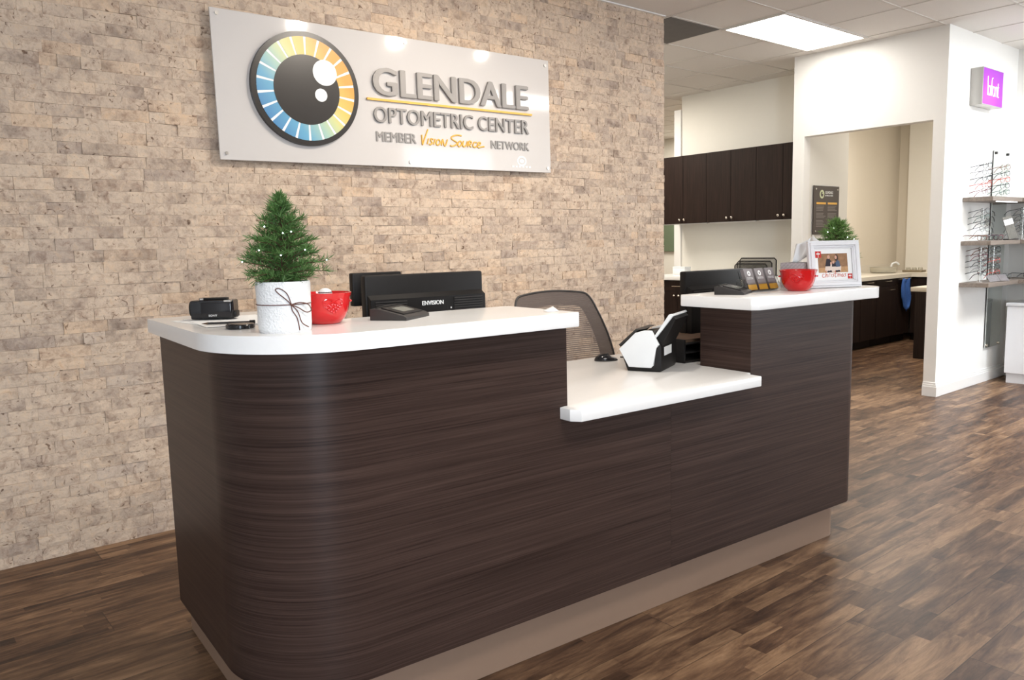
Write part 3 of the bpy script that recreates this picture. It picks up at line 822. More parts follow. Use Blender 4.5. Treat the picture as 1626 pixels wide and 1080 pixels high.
MB().tube([(.058, 0, 0), (.072, 0, 0)], .0052, 10).build('cap', M['black'], pn)
lc = tag(MB().lathe([(.0, 0), (.034, 0), (.036, .002), (.036, .009), (.033, .0115), (.026, .0105), (.0, .0100)], seg=40).build('lens_cap', M['black_gloss']), 'round black lens cap lying left of the white pine pot', 'lens cap')
place(lc, (.752, -1.735, ZU+.0005), 0, True)
sl = tag(MB().quad((-.035, -.02, 0), (.03, -.025, 0), (.034, .018, .016), (-.03, .02, .004)).build('paper_slip', M['paper']), 'small curled white paper slip at the right end of the left counter', 'paper slip')
sm_ = sl.modifiers.new('thick', 'SOLIDIFY'); sm_.thickness = .0006
sl.scale = (.62, .62, .8); place(sl, (1.572, -1.985, ZU+.001), .1, True)

# monitors on the work surface
def monitor(name, label, loc, rz, w, h, zc, text=None, bulge=True):
    t = thing(name, label, 'monitor', loc, rz, None, True)
    mb = MB(); mb.box(-w/2, w/2, -.022, .014, zc-h/2, zc+h/2, .006, 2); mb.build('case', M['black'], t)
    mb = MB(); mb.box(-w/2+.012, w/2-.012, .0141, .0150, zc-h/2+.014, zc+h/2-.012); mb.build('screen', M['black_gloss'], t)
    if bulge:
        Mx = Matrix(((0, 0, 1, 0), (1, 0, 0, 0), (0, 1, 0, 0), (0, 0, 0, 1)))
        zt = zc+h/2-.062
        mb = MB(); mb.prism([(-.021, zt), (-.048, zt-.014), (-.050, zc-h/2+.02), (-.030, zc-h/2+.004), (-.021, zc-h/2+.004)], -w/2+.006, w/2-.006, .003, 2, Mx)
        bo = mb.build('back_housing', M['black'], t)
        for s0, s1 in ((-w/2+.02, -w/2+.13), (w/2-.13, w/2-.02)):
            mb = MB()
            for k in range(9):
                z = zt-.022-k*.008
                mb.box(s0, s1, -.0520, -.0485, z-.0016, z+.0016)
            mb.build('vent_slats', M['charcoal'], t)
    if text:
        mb = MB(); bold_text(mb, text, -.034, .046, zc+h/2-.102, zc+h/2-.0885, -.0502, .0008, .0012); mb.build('lettering', M['white_vinyl'], t)
        mb = MB(); mb.box(.072, .076, -.0512, -.050, zc+h/2-.118, zc+h/2-.113); mb.build('marker', M['white_vinyl'], t)
    mb = MB(); mb.box(-.03, .03, -.045, -.010, .012, zc-h/2+.03, .006, 2); mb.build('stand_neck', M['black'], t)
    mb = MB(); mb.lathe([(0, 0), (.092, 0), (.094, .006), (.085, .012), (.04, .018), (0, .018)], seg=36); mb.build('stand_base', M['black'], t)
    return t
monitor('computer_monitor', 'black monitor with white lettering across its back behind the left counter', (1.432, -1.49, ZL), -.03, .435, .31, .242, 'ENVISION')
sd = thing('customer_display', 'small narrow black screen half hidden left of the lettered monitor', 'screen', (1.30, -1.345, ZL), -.03, None, True)
box('case', M['black'], sd, -.06, .12, -.016, .016, .292, .402, bev=.005)
box('screen', M['black_gloss'], sd, -.054, .114, .0161, .0168, .298, .396)
box('stand_neck', M['black'], sd, .012, .040, -.012, .010, .012, .30, bev=.003)
MB().lathe([(0, 0), (.046, 0), (.048, .006), (.04, .012), (0, .014)], c=(.03, 0, 0), seg=28).build('stand_base', M['black'], sd)
m2 = monitor('computer_monitor', 'plain black monitor seen from behind at the left end of the right counter', (2.885, -1.50, ZL), .0, .42, .30, .203, None)

# keyboard-side things: mouse, scanner
ms = tag(MB().ball((0, 0, 0), .05, 20, 12, (1.0, .62, .62)).build('computer_mouse', M['black_gloss']), 'small black computer mouse on the low white work surface', 'mouse')
bmx = bmesh.new(); bmx.from_mesh(ms.data)
for v in bmx.verts:
    if v.co.z < 0: v.co.z = 0
    if v.co.x > .01: v.co.z *= .62
bmx.to_mesh(ms.data); bmx.free()
place(ms, (2.328, -1.402, ZL+.0005), -.5, True)

sx_ = thing('document_scanner', 'black and white document scanner standing open on the low counter', 'scanner', (2.205, -1.650, ZL), 0, None, True)
a_dir = Vector((.444, -.896)); sx_.rotation_euler = (0, 0, TH+math.atan2(a_dir.y, a_dir.x))
# local x = along the pentagon side (away from the desk back), local y = depth of the machine
Ms = Matrix(((1, 0, 0, 0), (0, 0, 1, 0), (0, 1, 0, 0), (0, 0, 0, 1)))   # profile (x, z) swept along y
SWID = .205
MB().prism([(0, 0), (.125, 0), (.132, .012), (.130, .100), (.110, .140), (.092, .150), (.030, .140), (-.031, .082), (-.004, .014)], .006, SWID, .004, 2, Ms).build('body', M['black'], sx_)
MB().prism([(.008, .016), (.094, .016), (.104, .026), (.112, .092), (.126, .104), (.098, .156), (.070, .156), (.034, .146), (-.030, .083)], -.004, .0065, .003, 2, Ms).build('side_cover', M['white_pl'], sx_)
MB().prism([(.008, .016), (.094, .016), (.104, .026), (.112, .092), (.126, .104), (.098, .156), (.070, .156), (.034, .146), (-.030, .083)], SWID, SWID+.010, .003, 2, Ms).build('side_cover', M['white_pl'], sx_)
MB().prism([(.100, .122), (.131, .098), (.182, .198), (.168, .213)], .018, SWID-.012, .002, 1, Ms).build('paper_chute', M['black'], sx_)
MB().prism([(.096, .122), (.110, .126), (.176, .212), (.168, .218), (.160, .216)], .004, .018, .002, 1, Ms).build('chute_edge', M['white_pl'], sx_)
MB().prism([(.158, .214), (.172, .218), (.178, .212), (.170, .206)], .018, SWID-.012, .001, 1, Ms).build('chute_lip', M['white_pl'], sx_)
MB().prism([(-.034, .088), (.034, .152), (.060, .158), (.028, .158), (-.040, .096)], .02, SWID-.02, .002, 1, Ms).build('output_flap', M['charcoal'], sx_)
MB().box(.1302, .1316, .045, .138, .058, .090).build('sticker', M['paper'], sx_)
# dark stack and cable under the right counter
bk = thing('paper_tray', 'black stacked paper tray tucked behind the document scanner', 'tray', (2.628, -1.56, ZL), 0, None, True)
for k in range(3):
    box('tray_shelf', M['black'], bk, -.14, .14, -.12, .12, .003+k*.035, .010+k*.035, bev=.002)
for sx in (-.14, .13):
    box('tray_side', M['black'], bk, sx, sx+.010, -.12, .12, 0, .095, bev=.002)
box('paper_stack', M['bark'], bk, -.125, .125, -.105, .105, .0805, .092)
cb = tag(MB().tube(curve([dk(2.432, -1.605, ZL+.020), dk(2.452, -1.625, ZL+.018), dk(2.472, -1.615, ZL+.010), dk(2.474, -1.56, ZL+.004), dk(2.455, -1.48, ZL+.004), dk(2.42, -1.39, ZL+.004)]), .003, 8).build('power_cable', M['black']), 'thin black cable curling behind the document scanner', 'cable')

# ================================================================== TASK CHAIR
ch = thing('task_chair', 'mesh backed office chair between the desk and the stone wall', 'office chair', (2.475, -1.035, 0), -.06, None, True)
def backpt(u, w):
    """u across, w up the back (0 = seat level); slightly curved and reclined"""
    y = .04+.30*w*w*.55+.10*w - .9*u*u*.35
    return Vector((u-.12*w*w, y, .50+w))
def outline(s):
    P = [(-.24, .02), (-.275, .16), (-.268, .30), (-.235, .44), (-.205, .515), (-.15, .535), (0, .545), (.15, .535), (.205, .515), (.235, .44), (.268, .30), (.275, .16), (.24, .02), (0, -.01)]
    return [(u*s[0], .27+(w-.27)*s[1]) for u, w in P]
def grid_between(mb, A, B, n):
    pass
o1 = outline((1, 1)); o2 = outline((.74, .76))
def dense(P, n=6):
    out = []
    m = len(P)
    for i in range(m):
        p0, p1, p2, p3 = [Vector(P[(i+k) % m]) for k in (-1, 0, 1, 2)]
        for k in range(n):
            t = k/n; out.append(.5*((2*p1)+(p2-p0)*t+(2*p0-5*p1+4*p2-p3)*t*t+(3*p1-p0-3*p2+p3)*t**3))
    return out
d1, d2 = dense(o1), dense(o2)
mb = MB(); mb.tube([backpt(p.x, p.y) for p in d1], .0055, 8, closed=True); mb.build('backrest_frame', M['charcoal'], ch)
mb = MB(); n = len(d1)
v1 = [mb.bm.verts.new(backpt(p.x, p.y)) for p in d1]; v2 = [mb.bm.verts.new(backpt(p.x, p.y)+Vector((0, .004, 0))) for p in d2]
for i in range(n): mb.bm.faces.new((v1[i], v1[(i+1) % n], v2[(i+1) % n], v2[i]))
mb.build('backrest_border', M['band'], ch)
mb = MB(); cvs = []
rings = 6
prev = None
for q in range(rings):
    s = 1-q/rings
    cur = [mb.bm.verts.new(backpt(p.x*s, .27+(p.y-.27)*s)+Vector((0, -.003, 0))) for p in d1]
    if prev:
        for i in range(n): mb.bm.faces.new((prev[i], prev[(i+1) % n], cur[(i+1) % n], cur[i]))
    prev = cur
ce = mb.bm.verts.new(backpt(0, .27)+Vector((0, -.003, 0)))
for i in range(n): mb.bm.faces.new((prev[i], prev[(i+1) % n], ce))
mb.build('backrest_mesh', M['meshf'], ch)
mb = MB(); mb.box(-.25, .25, -.46, .03, .435, .49, .03, 3); mb.build('seat', M['charcoal'], ch)
mb = MB(); mb.tube([(0, .03, .42), (0, .12, .46), (0, .13, .55)], .02, 10); mb.build('back_support', M['charcoal'], ch)
for s in (-1, 1):
    mb = MB(); mb.tube(curve([(s*.22, -.10, .43), (s*.30, -.10, .45), (s*.315, -.10, .55), (s*.315, -.10, .64)]), .014, 8)
    a = mb.build('armrest', M['charcoal'], ch)
    mb = MB(); mb.box(s*.315-.035, s*.315+.035, -.17, .04, .64, .665, .01, 2); mb.build('arm_pad', M['black'], a)
mb = MB(); mb.cyl((0, -.20, .10), (0, -.20, .44), .025, 16); mb.build('gas_column', M['charcoal'], ch)
mb = MB(); mb.cyl((0, -.20, .075), (0, -.20, .12), .045, 20)
base = mb.build('base', M['charcoal'], ch)
for k in range(5):
    a = 2*PI*k/5+.3; e = Vector((.27*math.cos(a), -.20+.27*math.sin(a), .068))
    MB().tube([(0, -.20, .10), e], [.022, .014], 8).build('base_arm', M['charcoal'], base)
    MB().tube([e+Vector((-.012*math.sin(a), .012*math.cos(a), -.040)), e+Vector((.012*math.sin(a), -.012*math.cos(a), -.040))], .027, 16).build('caster', M['black'], base)

# ================================================================== THINGS ON THE RIGHT COUNTER
# business card holder
hd = thing('card_holder', 'clear acrylic holder with three stacks of grey and amber business cards', 'card holder', (2.762, -1.842, ZR), 0, None, True)
lean = math.radians(20)
Ml = Matrix.Rotation(-lean, 4, 'X')
mb = MB()
mb.box(-.100, .100, .012, .0145, .004, .090, 0, 1, Ml); mb.box(-.100, .100, -.014, -.0115, .004, .034, 0, 1, Ml)
mb.box(-.100, .100, -.014, .0145, .002, .0045, 0, 1, Ml)
for k in range(4):
    x = -.100+k*.0658; mb.box(x, x+.0025, -.0115, .012, .004, .060, 0, 1, Ml)
mb.box(-.100, .100, .008, .055, 0, .0025); mb.box(-.100, -.0975, .010, .050, .0025, .050); mb.box(.0975, .100, .010, .050, .0025, .050)
mb.build('holder', M['acrylic'], hd)
cards = [('stack of grey business cards in the left pocket of the acrylic holder', -.067), ('stack of grey business cards in the middle pocket of the acrylic holder', -.0012), ('stack of grey business cards in the right pocket of the acrylic holder', .0646)]
for lb, x in cards:
    st = thing('business_cards', lb, 'business cards', (2.762+x, -1.842, ZR), 0, 'business cards in the holder', True)
    mb = MB(); mb.box(-.0265, .0265, -.008, .008, .0065, .094, 0, 1, Ml); mb.build('card_stack', M['card_grey'], st)
    mb = MB(); mb.box(-.0265, .0265, -.0088, -.0081, .0065, .028, 0, 1, Ml); mb.build('amber_band', M['card_amber'], st)
    mb = MB(); disc(mb, 0, .074, .0045, .0105, -.0081, -.0088, n=28, sx=.9)
    for v in mb.bm.verts: v.co = Ml @ v.co
    mb.build('eye_emblem', M['white_vinyl'], st)
    mb = MB(); fit_text(mb, 'GLENDALE', -.018, .018, .0545, .0585, -.0082, .0004)
    fit_text(mb, 'OPTOMETRIC CENTER', -.018, .018, .0505, .0528, -.0082, .0004)
    for v in mb.bm.verts: v.co = Ml @ v.co
    mb.build('lettering', M['white_vinyl'], st)

red_bowl('glossy red relief bowl in front of the tissue box by the white photo frame', (2.866, -1.928, ZR), -1.05)

# tissue box and tissue
tb = thing('tissue_box', 'grey patterned cube tissue box behind the right red bowl', 'tissue box', (3.060, -1.790, ZR), math.radians(20), None, True)
M['tis'] = None
def mat_plaid():
    m, nt, b = nodes('tissue_box_pattern'); N = nt.nodes; L = nt.links
    tc = N.new('ShaderNodeTexCoord'); mp = N.new('ShaderNodeMapping'); mp.inputs['Scale'].default_value = (1, 1, 1); L.new(tc.outputs['Object'], mp.inputs[0])
    w = N.new('ShaderNodeTexWave'); w.bands_direction = 'Z'; w.inputs['Scale'].default_value = 40; L.new(mp.outputs[0], w.inputs['Vector'])
    w2 = N.new('ShaderNodeTexWave'); w2.bands_direction = 'DIAGONAL'; w2.inputs['Scale'].default_value = 40; L.new(mp.outputs[0], w2.inputs['Vector'])
    mx = N.new('ShaderNodeMath'); mx.operation = 'MAXIMUM'; L.new(w.outputs['Fac'], mx.inputs[0]); L.new(w2.outputs['Fac'], mx.inputs[1])
    r = ramp(N, [(.55, (.34, .30, .31)), (.95, (.46, .41, .42))]); L.new(mx.outputs[0], r.inputs['Fac']); L.new(r.outputs['Color'], b.inputs['Base Color'])
    b.inputs['Roughness'].default_value = .6
    return m
M['tis'] = mat_plaid()
box('box', M['tis'], tb, -.054, .054, -.054, .054, 0, .104, bev=.002)
mb = MB(); mb.lathe([(.034, .1041), (.034, .1046), (.0, .1046)], seg=24); mb.build('slot', M['charcoal'], tb)
mb = MB()
rows = 9; cols = 14
gv = []
for j in range(rows):
    t = j/(rows-1); row = []
    for i in range(cols):
        a = -1+2*i/(cols-1)
        wv = .012+.062*t*(1-.40*t)
        x = a*wv + .062*t + .006*math.sin(5*a+3*t)
        y = .016*math.sin(a*4.2+t*2)*(.4+t) + .010*t
        z = .100+.108*t + .012*math.sin(a*3.4+1)*t - .018*abs(a)*t
        row.append(mb.bm.verts.new((y+.004, -x+.010, z)))
    gv.append(row)
for j in range(rows-1):
    for i in range(cols-1): mb.bm.faces.new((gv[j][i], gv[j][i+1], gv[j+1][i+1], gv[j+1][i]))
tis = mb.build('tissue', M['tissue'], tb, 80); tis.modifiers.new('thick', 'SOLIDIFY').thickness = .0012

# photo frame, turned towards the entrance
ang = math.atan2(-.09, .205)
pf = thing('photo_frame', 'white moulded photo frame holding a family holiday card', 'photo frame', (3.100, -1.940, ZR), ang, None, True)
FW, FH, bw = .234, .192, .032
tilt = Matrix.Rotation(math.radians(-9), 4, 'X')
mb = MB()
for k, (a, t) in enumerate(((0, .016), (.008, .021), (.020, .015), (.027, .011))):
    b_ = (.008, .020, .027, bw)[k]
    for (x0, x1, z0, z1) in ((-FW/2+a, FW/2-a, a, b_), (-FW/2+a, FW/2-a, FH-b_, FH-a), (-FW/2+a, -FW/2+b_, b_, FH-b_), (FW/2-b_, FW/2-a, b_, FH-b_)):
        mb.box(x0, x1, -t, 0, z0, z1, .0015, 1, tilt)
mb.build('frame', M['frame_wh'], pf)
mb = MB(); mb.box(-FW/2+.02, FW/2-.02, -.004, .004, .02, FH-.02, 0, 1, tilt); mb.build('backing', M['charcoal'], pf)
mb = MB(); mb.prism([(-.03, 0), (.03, 0), (.02, .13), (-.02, .13)], 0, .003, 0, 1, Matrix.Translation((0, .085, 0)) @ Matrix.Rotation(math.radians(118), 4, 'X')); mb.build('easel_leg', M['charcoal'], pf)
# the card inside the frame
pcs = dict(bg=pbr('print_autumn', (.30, .165, .085), .5, var=.5, vscale=70), grass=pbr('print_grass', (.50, .29, .14), .5, var=.3, vscale=90), dark=pbr('print_dark', (.025, .02, .03), .5, var=.1), skin=pbr('print_skin', (.62, .36, .26), .5, var=.05), denim=pbr('print_denim', (.075, .11, .18), .5, var=.1), hair=pbr('print_hair', (.045, .022, .015), .5, var=.1), pale=pbr('print_pale', (.72, .60, .52), .5, var=.08), red=pbr('print_red', (.55, .035, .03), .5, var=.15), rust=pbr('print_rust', (.58, .12, .06), .5, var=.05))
mb = MB(); mb.box(-.083, .083, -.0062, -.0045, bw-.002, FH-bw+.002, 0, 1, tilt); cardo = mb.build('greeting_card', M['paper'], pf)
ky = [0]
def flat(mb, poly, layer):
    y = -.0063-.00012*layer
    f = mb.bm.faces.new([mb.bm.verts.new(tilt @ Vector((p[0], y, p[1]))) for p in poly]); f.material_index = mb.m
def ell(cx, cz, rx, rz, n=18): return [(cx+rx*math.cos(2*PI*i/n), cz+rz*math.sin(2*PI*i/n)) for i in range(n)]
ph = MB(); x0, x1, z0, z1 = -.071, .064, .062, .140
keys = ['bg', 'grass', 'dark', 'skin', 'denim', 'hair', 'pale']
def pm(k): ph.m = keys.index(k)
pm('bg'); flat(ph, [(x0, z0), (x1, z0), (x1, z1), (x0, z1)], 0)
pm('grass'); flat(ph, [(x0, z0), (x1, z0), (x1, z0+.024), (x0, z0+.020)], 1)
pm('pale'); flat(ph, [(-.042, .070), (-.03, .062+.002), (.030, .066), (.034, .088), (.0, .093), (-.038, .090)], 2)
pm('dark'); flat(ph, [(-.040, .088), (-.016, .088), (-.012, .110), (-.020, .120), (-.032, .118)], 3)
flat(ph, [(-.010, .086), (.010, .086), (.008, .104), (-.006, .104)], 3)
for a, b_ in ((-.026, .066), (-.016, .067), (.012, .067), (.022, .068)): flat(ph, ell(a, b_, .006, .004, 10), 4)
pm('denim'); flat(ph, [(.010, .084), (.030, .086), (.026, .108), (.016, .114), (.008, .102)], 3)
pm('hair'); flat(ph, ell(.013, .122, .0085, .014), 3); pm('skin'); flat(ph, ell(.0105, .124, .0052, .0078), 4)
flat(ph, ell(-.0225, .126, .0062, .0078), 4); flat(ph, ell(-.0015, .104, .0052, .0060), 4); flat(ph, ell(-.0125, .100, .0042, .0055), 4)
pm('pale'); flat(ph, [(-.018, .082), (-.010, .082), (-.009, .095), (-.015, .096)], 4)
ph.recalc = False
ph.build('family_photo', [pcs[k] for k in keys], cardo)
mb = MB(); strokes(mb, [[(.5, .75), (.1, .7), (.0, .3), (.2, 0), (.6, .1)], [(.9, 1.6), (.85, 0), (1.0, .6), (1.25, .6), (1.3, 0)], [(1.6, .05), (1.65, .75), (2.0, .7)], [(2.2, .05), (2.25, .7)], [(2.9, .7), (2.55, .62), (2.85, .3), (2.5, .0)], [(3.25, 1.5), (3.2, .1), (3.5, .05)], [(2.95, .8), (3.65, .85)], [(3.8, .05), (3.85, .7), (4.1, .6), (4.15, .05), (4.2, .6), (4.5, .65), (4.55, .05)], [(5.2, .65), (4.85, .6), (4.85, .1), (5.15, .1), (5.2, .65), (5.3, .02)], [(5.95, .7), (5.6, .62), (5.9, .3), (5.55, .0)]], -.056, .043, .0182, -.0066, .0011, .1)
for v in mb.bm.verts: v.co = tilt @ v.co
mb.build('script_lettering', pcs['rust'], cardo)
mb = MB()
gk = [pcs['red'], M['paper']]
for (cx, cz, s) in ((-.069, .137, .0135), (.071, .045, .0105)):
    mb.m = 0; flat(mb, [(cx-s, cz-s), (cx+s, cz-s), (cx+s, cz+s), (cx-s, cz+s)], 5)
    mb.m = 1; flat(mb, ell(cx-.3*s, cz+.2*s, .35*s, .2*s, 10), 6); flat(mb, ell(cx+.3*s, cz+.2*s, .35*s, .2*s, 10), 6); flat(mb, [(cx-.06*s, cz-.9*s), (cx+.06*s, cz-.9*s), (cx+.06*s, cz+.8*s), (cx-.06*s, cz+.8*s)], 6)
mb.recalc = False
mb.build('gift_motif', gk, cardo)

t2, pot2, tips2 = needle_tree('potted_pine', 'bushy little green pine rising behind the white photo frame', (3.226, -1.866, ZR), .12, .160, .088, M['green_lt'], 95, .050, 9, .0, True)
fr_ = [t for t in tips2 if t.dot(vdir)/vdir.length > .3*(t.x**2+t.y**2)**.5 and t.z > .19]
for tp in fr_[::5][:4]:
    MB().ball(tp+vdir*.004, .0019, 8, 6).build('fairy_light', M['fairy'], t2)

# ================================================================== CABINETS BEHIND (left of the opening)
def knob(parent, p, d=(-1, 0, 0)):
    mb = MB(); p = Vector(p); d = Vector(d)
    mb.cyl(p, p+d*.014, .005, 10); mb.ball(p+d*.022, .0135, 12, 8); return mb.build('knob', M['nickel'], parent)
ups = [(.160, .730, 'nearest the white wall opening'), (.730, 1.310, 'in the middle of the row'), (1.310, 1.905, 'beside the stone wall')]
for (y0, y1, lb) in ups:
    zb, zt_ = 1.447, 2.142
    t = thing('wall_cabinet', 'dark wood two door wall cabinet '+lb, 'wall cabinet', (6.72, (y0+y1)/2, zb), 0, 'dark wall cabinets')
    w = (y1-y0)/2; h = zt_-zb
    box('body', M['cab_wood'], t, .020, .328, -w+.0005, w-.0005, 0, h)
    for s in (-1, 1):
        ya, yb_ = (-w+.0015, -.0015) if s < 0 else (.0015, w-.0015)
        d_ = box('door', M['cab_wood'], t, .0, .0195, ya, yb_, -.006, h, bev=.001, seg=1)
        knob(d_, (0, s*.030, .034))
    box('light_rail', M['trimw'], t, .03, .05, -w+.02, w-.02, -.014, -.0005)
lows = [(.160, .570, 'nearest the white wall opening'), (.570, 1.170, 'under the black file sorter'), (1.170, 1.780, 'beside the stone wall edge')]
for (y0, y1, lb) in lows:
    t = thing('base_cabinet', 'dark wood base cabinet '+lb, 'base cabinet', (6.47, (y0+y1)/2, 0), 0, 'dark base cabinets behind the desk')
    w = (y1-y0)/2
    box('body', M['cab_wood'], t, .02, .575, -w+.0005, w-.0005, .10, .858)
    box('toe_kick', M['black'], t, .07, .10, -w+.0005, w-.0005, 0, .0995)
    dr = box('drawer', M['cab_wood'], t, 0, .0195, -w+.0015, w-.0015, .742, .852, bev=.001, seg=1)
    mb = MB(); mb.tube([(0, -.055, .797), (-.025, -.055, .797), (-.025, .055, .797), (0, .055, .797)], .0045, 8); mb.build('handle', M['nickel'], dr)
    for s in (-1, 1):
        ya, yb_ = (-w+.0015, -.0015) if s < 0 else (.0015, w-.0015)
        d_ = box('door', M['cab_wood'], t, 0, .0195, ya, yb_, .105, .738, bev=.001, seg=1)
        knob(d_, (0, s*.030, .70))
tag(MB().box(6.445, 7.049, .158, 1.90, .8595, .902, .003, 2).build('countertop', M['quartz']), 'white countertop along the dark base cabinets under the wall cabinets', 'countertop')
fs = thing('file_sorter', 'black wire mesh file sorter standing on the back countertop', 'file sorter', (6.76, .765, .9025), 0)
M['wiremesh'] = pbr('black_wire_mesh', (.02, .018, .016), .6, var=.1, alpha=.30)
mb = MB()
for (dx, hw, hh) in ((-.06, .180, .120), (.0, .195, .145), (.06, .205, .172)):
    pts = [(dx, -hw, .004), (dx, -hw, hh-.02), (dx, -hw+.02, hh), (dx, hw-.02, hh), (dx, hw, hh-.02), (dx, hw, .004)]
    f_ = MB().tube(pts, .006, 8).build('divider_frame', M['black'], fs)
    MB().box(dx-.0006, dx+.0006, -hw+.004, hw-.004, .004, hh-.004).build('mesh_sheet', M['wiremesh'], f_)
box('base_tray', M['black'], fs, -.09, .09, -.205, .205, 0, .010, bev=.003)
wb = thing('white_box', 'small white box at the far left of the back countertop', 'box', (6.80, 1.685, .9025), .1)
box('body', M['white_pl'], wb, -.06, .06, -.075, .075, 0, .070, bev=.004)
box('lid', M['white_pl'], wb, -.062, .062, -.077, .077, .0705, .083, bev=.004)
tag(MB().box(9.70, 9.739, 3.55, 4.9, 1.10, 1.62, .003, 1).build('green_board', M['green_board']), 'dull green board on the far wall behind the stone wall end', 'board')

# ================================================================== NOOK THROUGH THE OPENING
pq = thing('wall_plaque', 'brown plaque with eye emblem and two text columns inside the opening', 'plaque', (6.55, .0495, 1.29))
PW, PH = .435, .432
box('panel', M['sign_brown'], pq, 0, PW, -.020, -.012, 0, PH, bev=.001, seg=1)
for (x, z) in ((.035, .03), (PW-.03, .03), (.035, PH-.03), (PW-.03, PH-.03)):
    MB().cyl((x, 0, z), (x, -.024, z), .007, 12).build('standoff_bolt', M['steel'], pq)
mb = MB(); disc(mb, .135, PH-.075, .022, .038, -.020, -.0215, n=32, sx=1.0); disc(mb, .145, PH-.066, 0, .008, -.020, -.0215, n=16, sx=1.0); mb.build('eye_emblem', pbr('plaque_emblem', (.62, .66, .42), .4, var=.1), pq)
mb = MB(); fit_text(mb, 'GLENDALE', .190, .325, PH-.070, PH-.046, -.020, .001); fit_text(mb, 'OPTOMETRIC CENTER', .190, .325, PH-.092, PH-.080, -.020, .001); mb.build('lettering', M['white_vinyl'], pq)
mb = MB(); mb.box(.045, .205, -.0210, -.020, .268, .286); mb.box(.238, .400, -.0210, -.020, .268, .286); mb.build('heading_band', M['amber'], pq)
mb = MB(); rnd = random.Random(5)
for (xa, xb) in ((.045, .205), (.238, .400)):
    for k in range(15):
        if k in (4, 9): continue
        z = .252-k*.0128; mb.box(xa, xb-rnd.uniform(.0, .05), -.0207, -.020, z-.0028, z+.0028)
mb.build('text_lines', pbr('plaque_text', (.22, .19, .18), .5, var=.05), pq)

def bar_handle(parent, p, l, axis):
    p = Vector(p); a = Vector(axis)*l/2; out = Vector((0, -.022, 0)) if axis[0] else Vector((-.022, 0, 0))
    return MB().tube([p-a, p-a+out, p+a+out, p+a], .004, 8).build('handle', M['nickel'], parent)
nk = [(8.16, 8.50, 'leftmost seen past the photo frame'), (8.505, 8.86, 'left of the narrow trash pull-out'), (8.865, 9.36, 'with one high and one low handle'), (9.365, 9.69, 'behind the blue towel')]
for i, (x0, x1, lb) in enumerate(nk):
    t = thing('nook_base_cabinet', 'very dark base cabinet along the nook wall, '+lb, 'base cabinet', ((x0+x1)/2, .56, 0), 0, 'dark base cabinets in the nook')
    w = (x1-x0)/2
    box('body', M['dark_base'], t, -w+.001, w-.001, .02, .585, .09, .768)
    box('toe_kick', M['black'], t, -w+.001, w-.001, .06, .09, 0, .0895)
    dr = box('drawer', M['dark_base'], t, -w+.002, w-.002, 0, .0195, .690, .764, bev=.001, seg=1)
    if i < 3: bar_handle(dr, (0, 0, .742), .13, (1, 0, 0))
    d_ = box('door', M['dark_base'], t, -w+.002, w-.002, 0, .0195, .095, .686, bev=.001, seg=1)
    if i == 2: bar_handle(d_, (.10, 0, .640), .12, (1, 0, 0))
t = thing('nook_base_cabinet', 'very dark corner base cabinet facing the desk beyond the blue towel', 'base cabinet', (9.70, -.02, 0), 0, 'dark base cabinets in the nook')
box('body', M['dark_base'], t, .02, .598, -.55, .57, .09, .768)
box('toe_kick', M['black'], t, .06, .09, -.55, .57, 0, .0895)
for (ya, yb_) in ((-.548, -.002), (.002, .568)):
    box('door', M['dark_base'], t, 0, .0195, ya, yb_, .095, .764, bev=.001, seg=1)
mb = MB(); mb.prism([(8.14, .54), (9.68, .54), (9.68, -.58), (10.449, -.58), (10.449, .964), (10.599, .964), (10.599, 1.149), (8.14, 1.149)], .7695, .812, .003, 2)
mb.box(8.14, 10.59, 1.13, 1.149, .812, .90); tag(mb.build('countertop', pbr('cream_counter', (.74, .68, .58), .35, var=.03)), 'cream L shaped countertop with backsplash inside the nook', 'countertop')
tw_ = thing('hand_towel', 'blue towel hanging in front of the dark nook cabinets', 'towel', (9.48, .522, .40))
mb = MB(); gv = []
for j in range(12):
    t = j/11; row = []
    for i in range(12):
        u = -1+2*i/11
        x = u*(.105 if t > .35 else .105*(.45+.55*t/.35))+.03*(1-t)+.01*math.sin(t*7)
        y = -.012+.014*math.sin(u*5+t*2); z = .36*t - (.035*math.cos(u*2.2)*(1-t))
        row.append(mb.bm.verts.new((x, y, z)))
    gv.append(row)
for j in range(11):
    for i in range(11): mb.bm.faces.new((gv[j][i], gv[j][i+1], gv[j+1][i+1], gv[j+1][i]))
cl_ = mb.build('cloth', M['cloth_blue'], tw_, 80); cl_.modifiers.new('thick', 'SOLIDIFY').thickness = .004
mb = MB(); mb.tube([(-.12, .036, .355), (-.12, -.012, .355), (.12, -.012, .355), (.12, .036, .355)], .005, 8); mb.build('rail', M['nickel'], tw_)
gi = thing('glass_dish', 'glass dish with small contents on the nook counter below the tan wall', 'dish', (9.64, .86, .8125))
MB().lathe([(0, .002), (.13, 0), (.15, .01), (.155, .07), (.150, .07), (.145, .012), (0, .008)], seg=28).build('dish', M['glass_item'], gi)
mb = MB()
for k in range(7): mb.ball((.07*math.cos(k*2.4), .07*math.sin(k*2.4), .034), .028, 8, 6)
mb.build('contents', pbr('dish_contents', (.30, .24, .15), .6, var=.3), gi)
fc = thing('goose_neck_tap', 'white curved tap rising from the nook counter beside the dishes', 'tap', (9.92, .90, .8125))
MB().tube(curve([(0, 0, 0), (.0, 0, .05), (.01, -.01, .10), (.05, -.04, .115), (.08, -.06, .09)]), .012, 10).build('spout', M['white_pl'], fc)
MB().lathe([(0, 0), (.028, 0), (.026, .012), (0, .014)], seg=20).build('base', M['white_pl'], fc)
g2 = thing('serving_tray', 'low brown tray of small jars in the nook corner', 'tray', (10.02, .66, .8125), .1)
box('tray', pbr('brown_tray', (.24, .19, .12), .5, var=.1), g2, -.09, .09, -.11, .11, 0, .024, bev=.004)
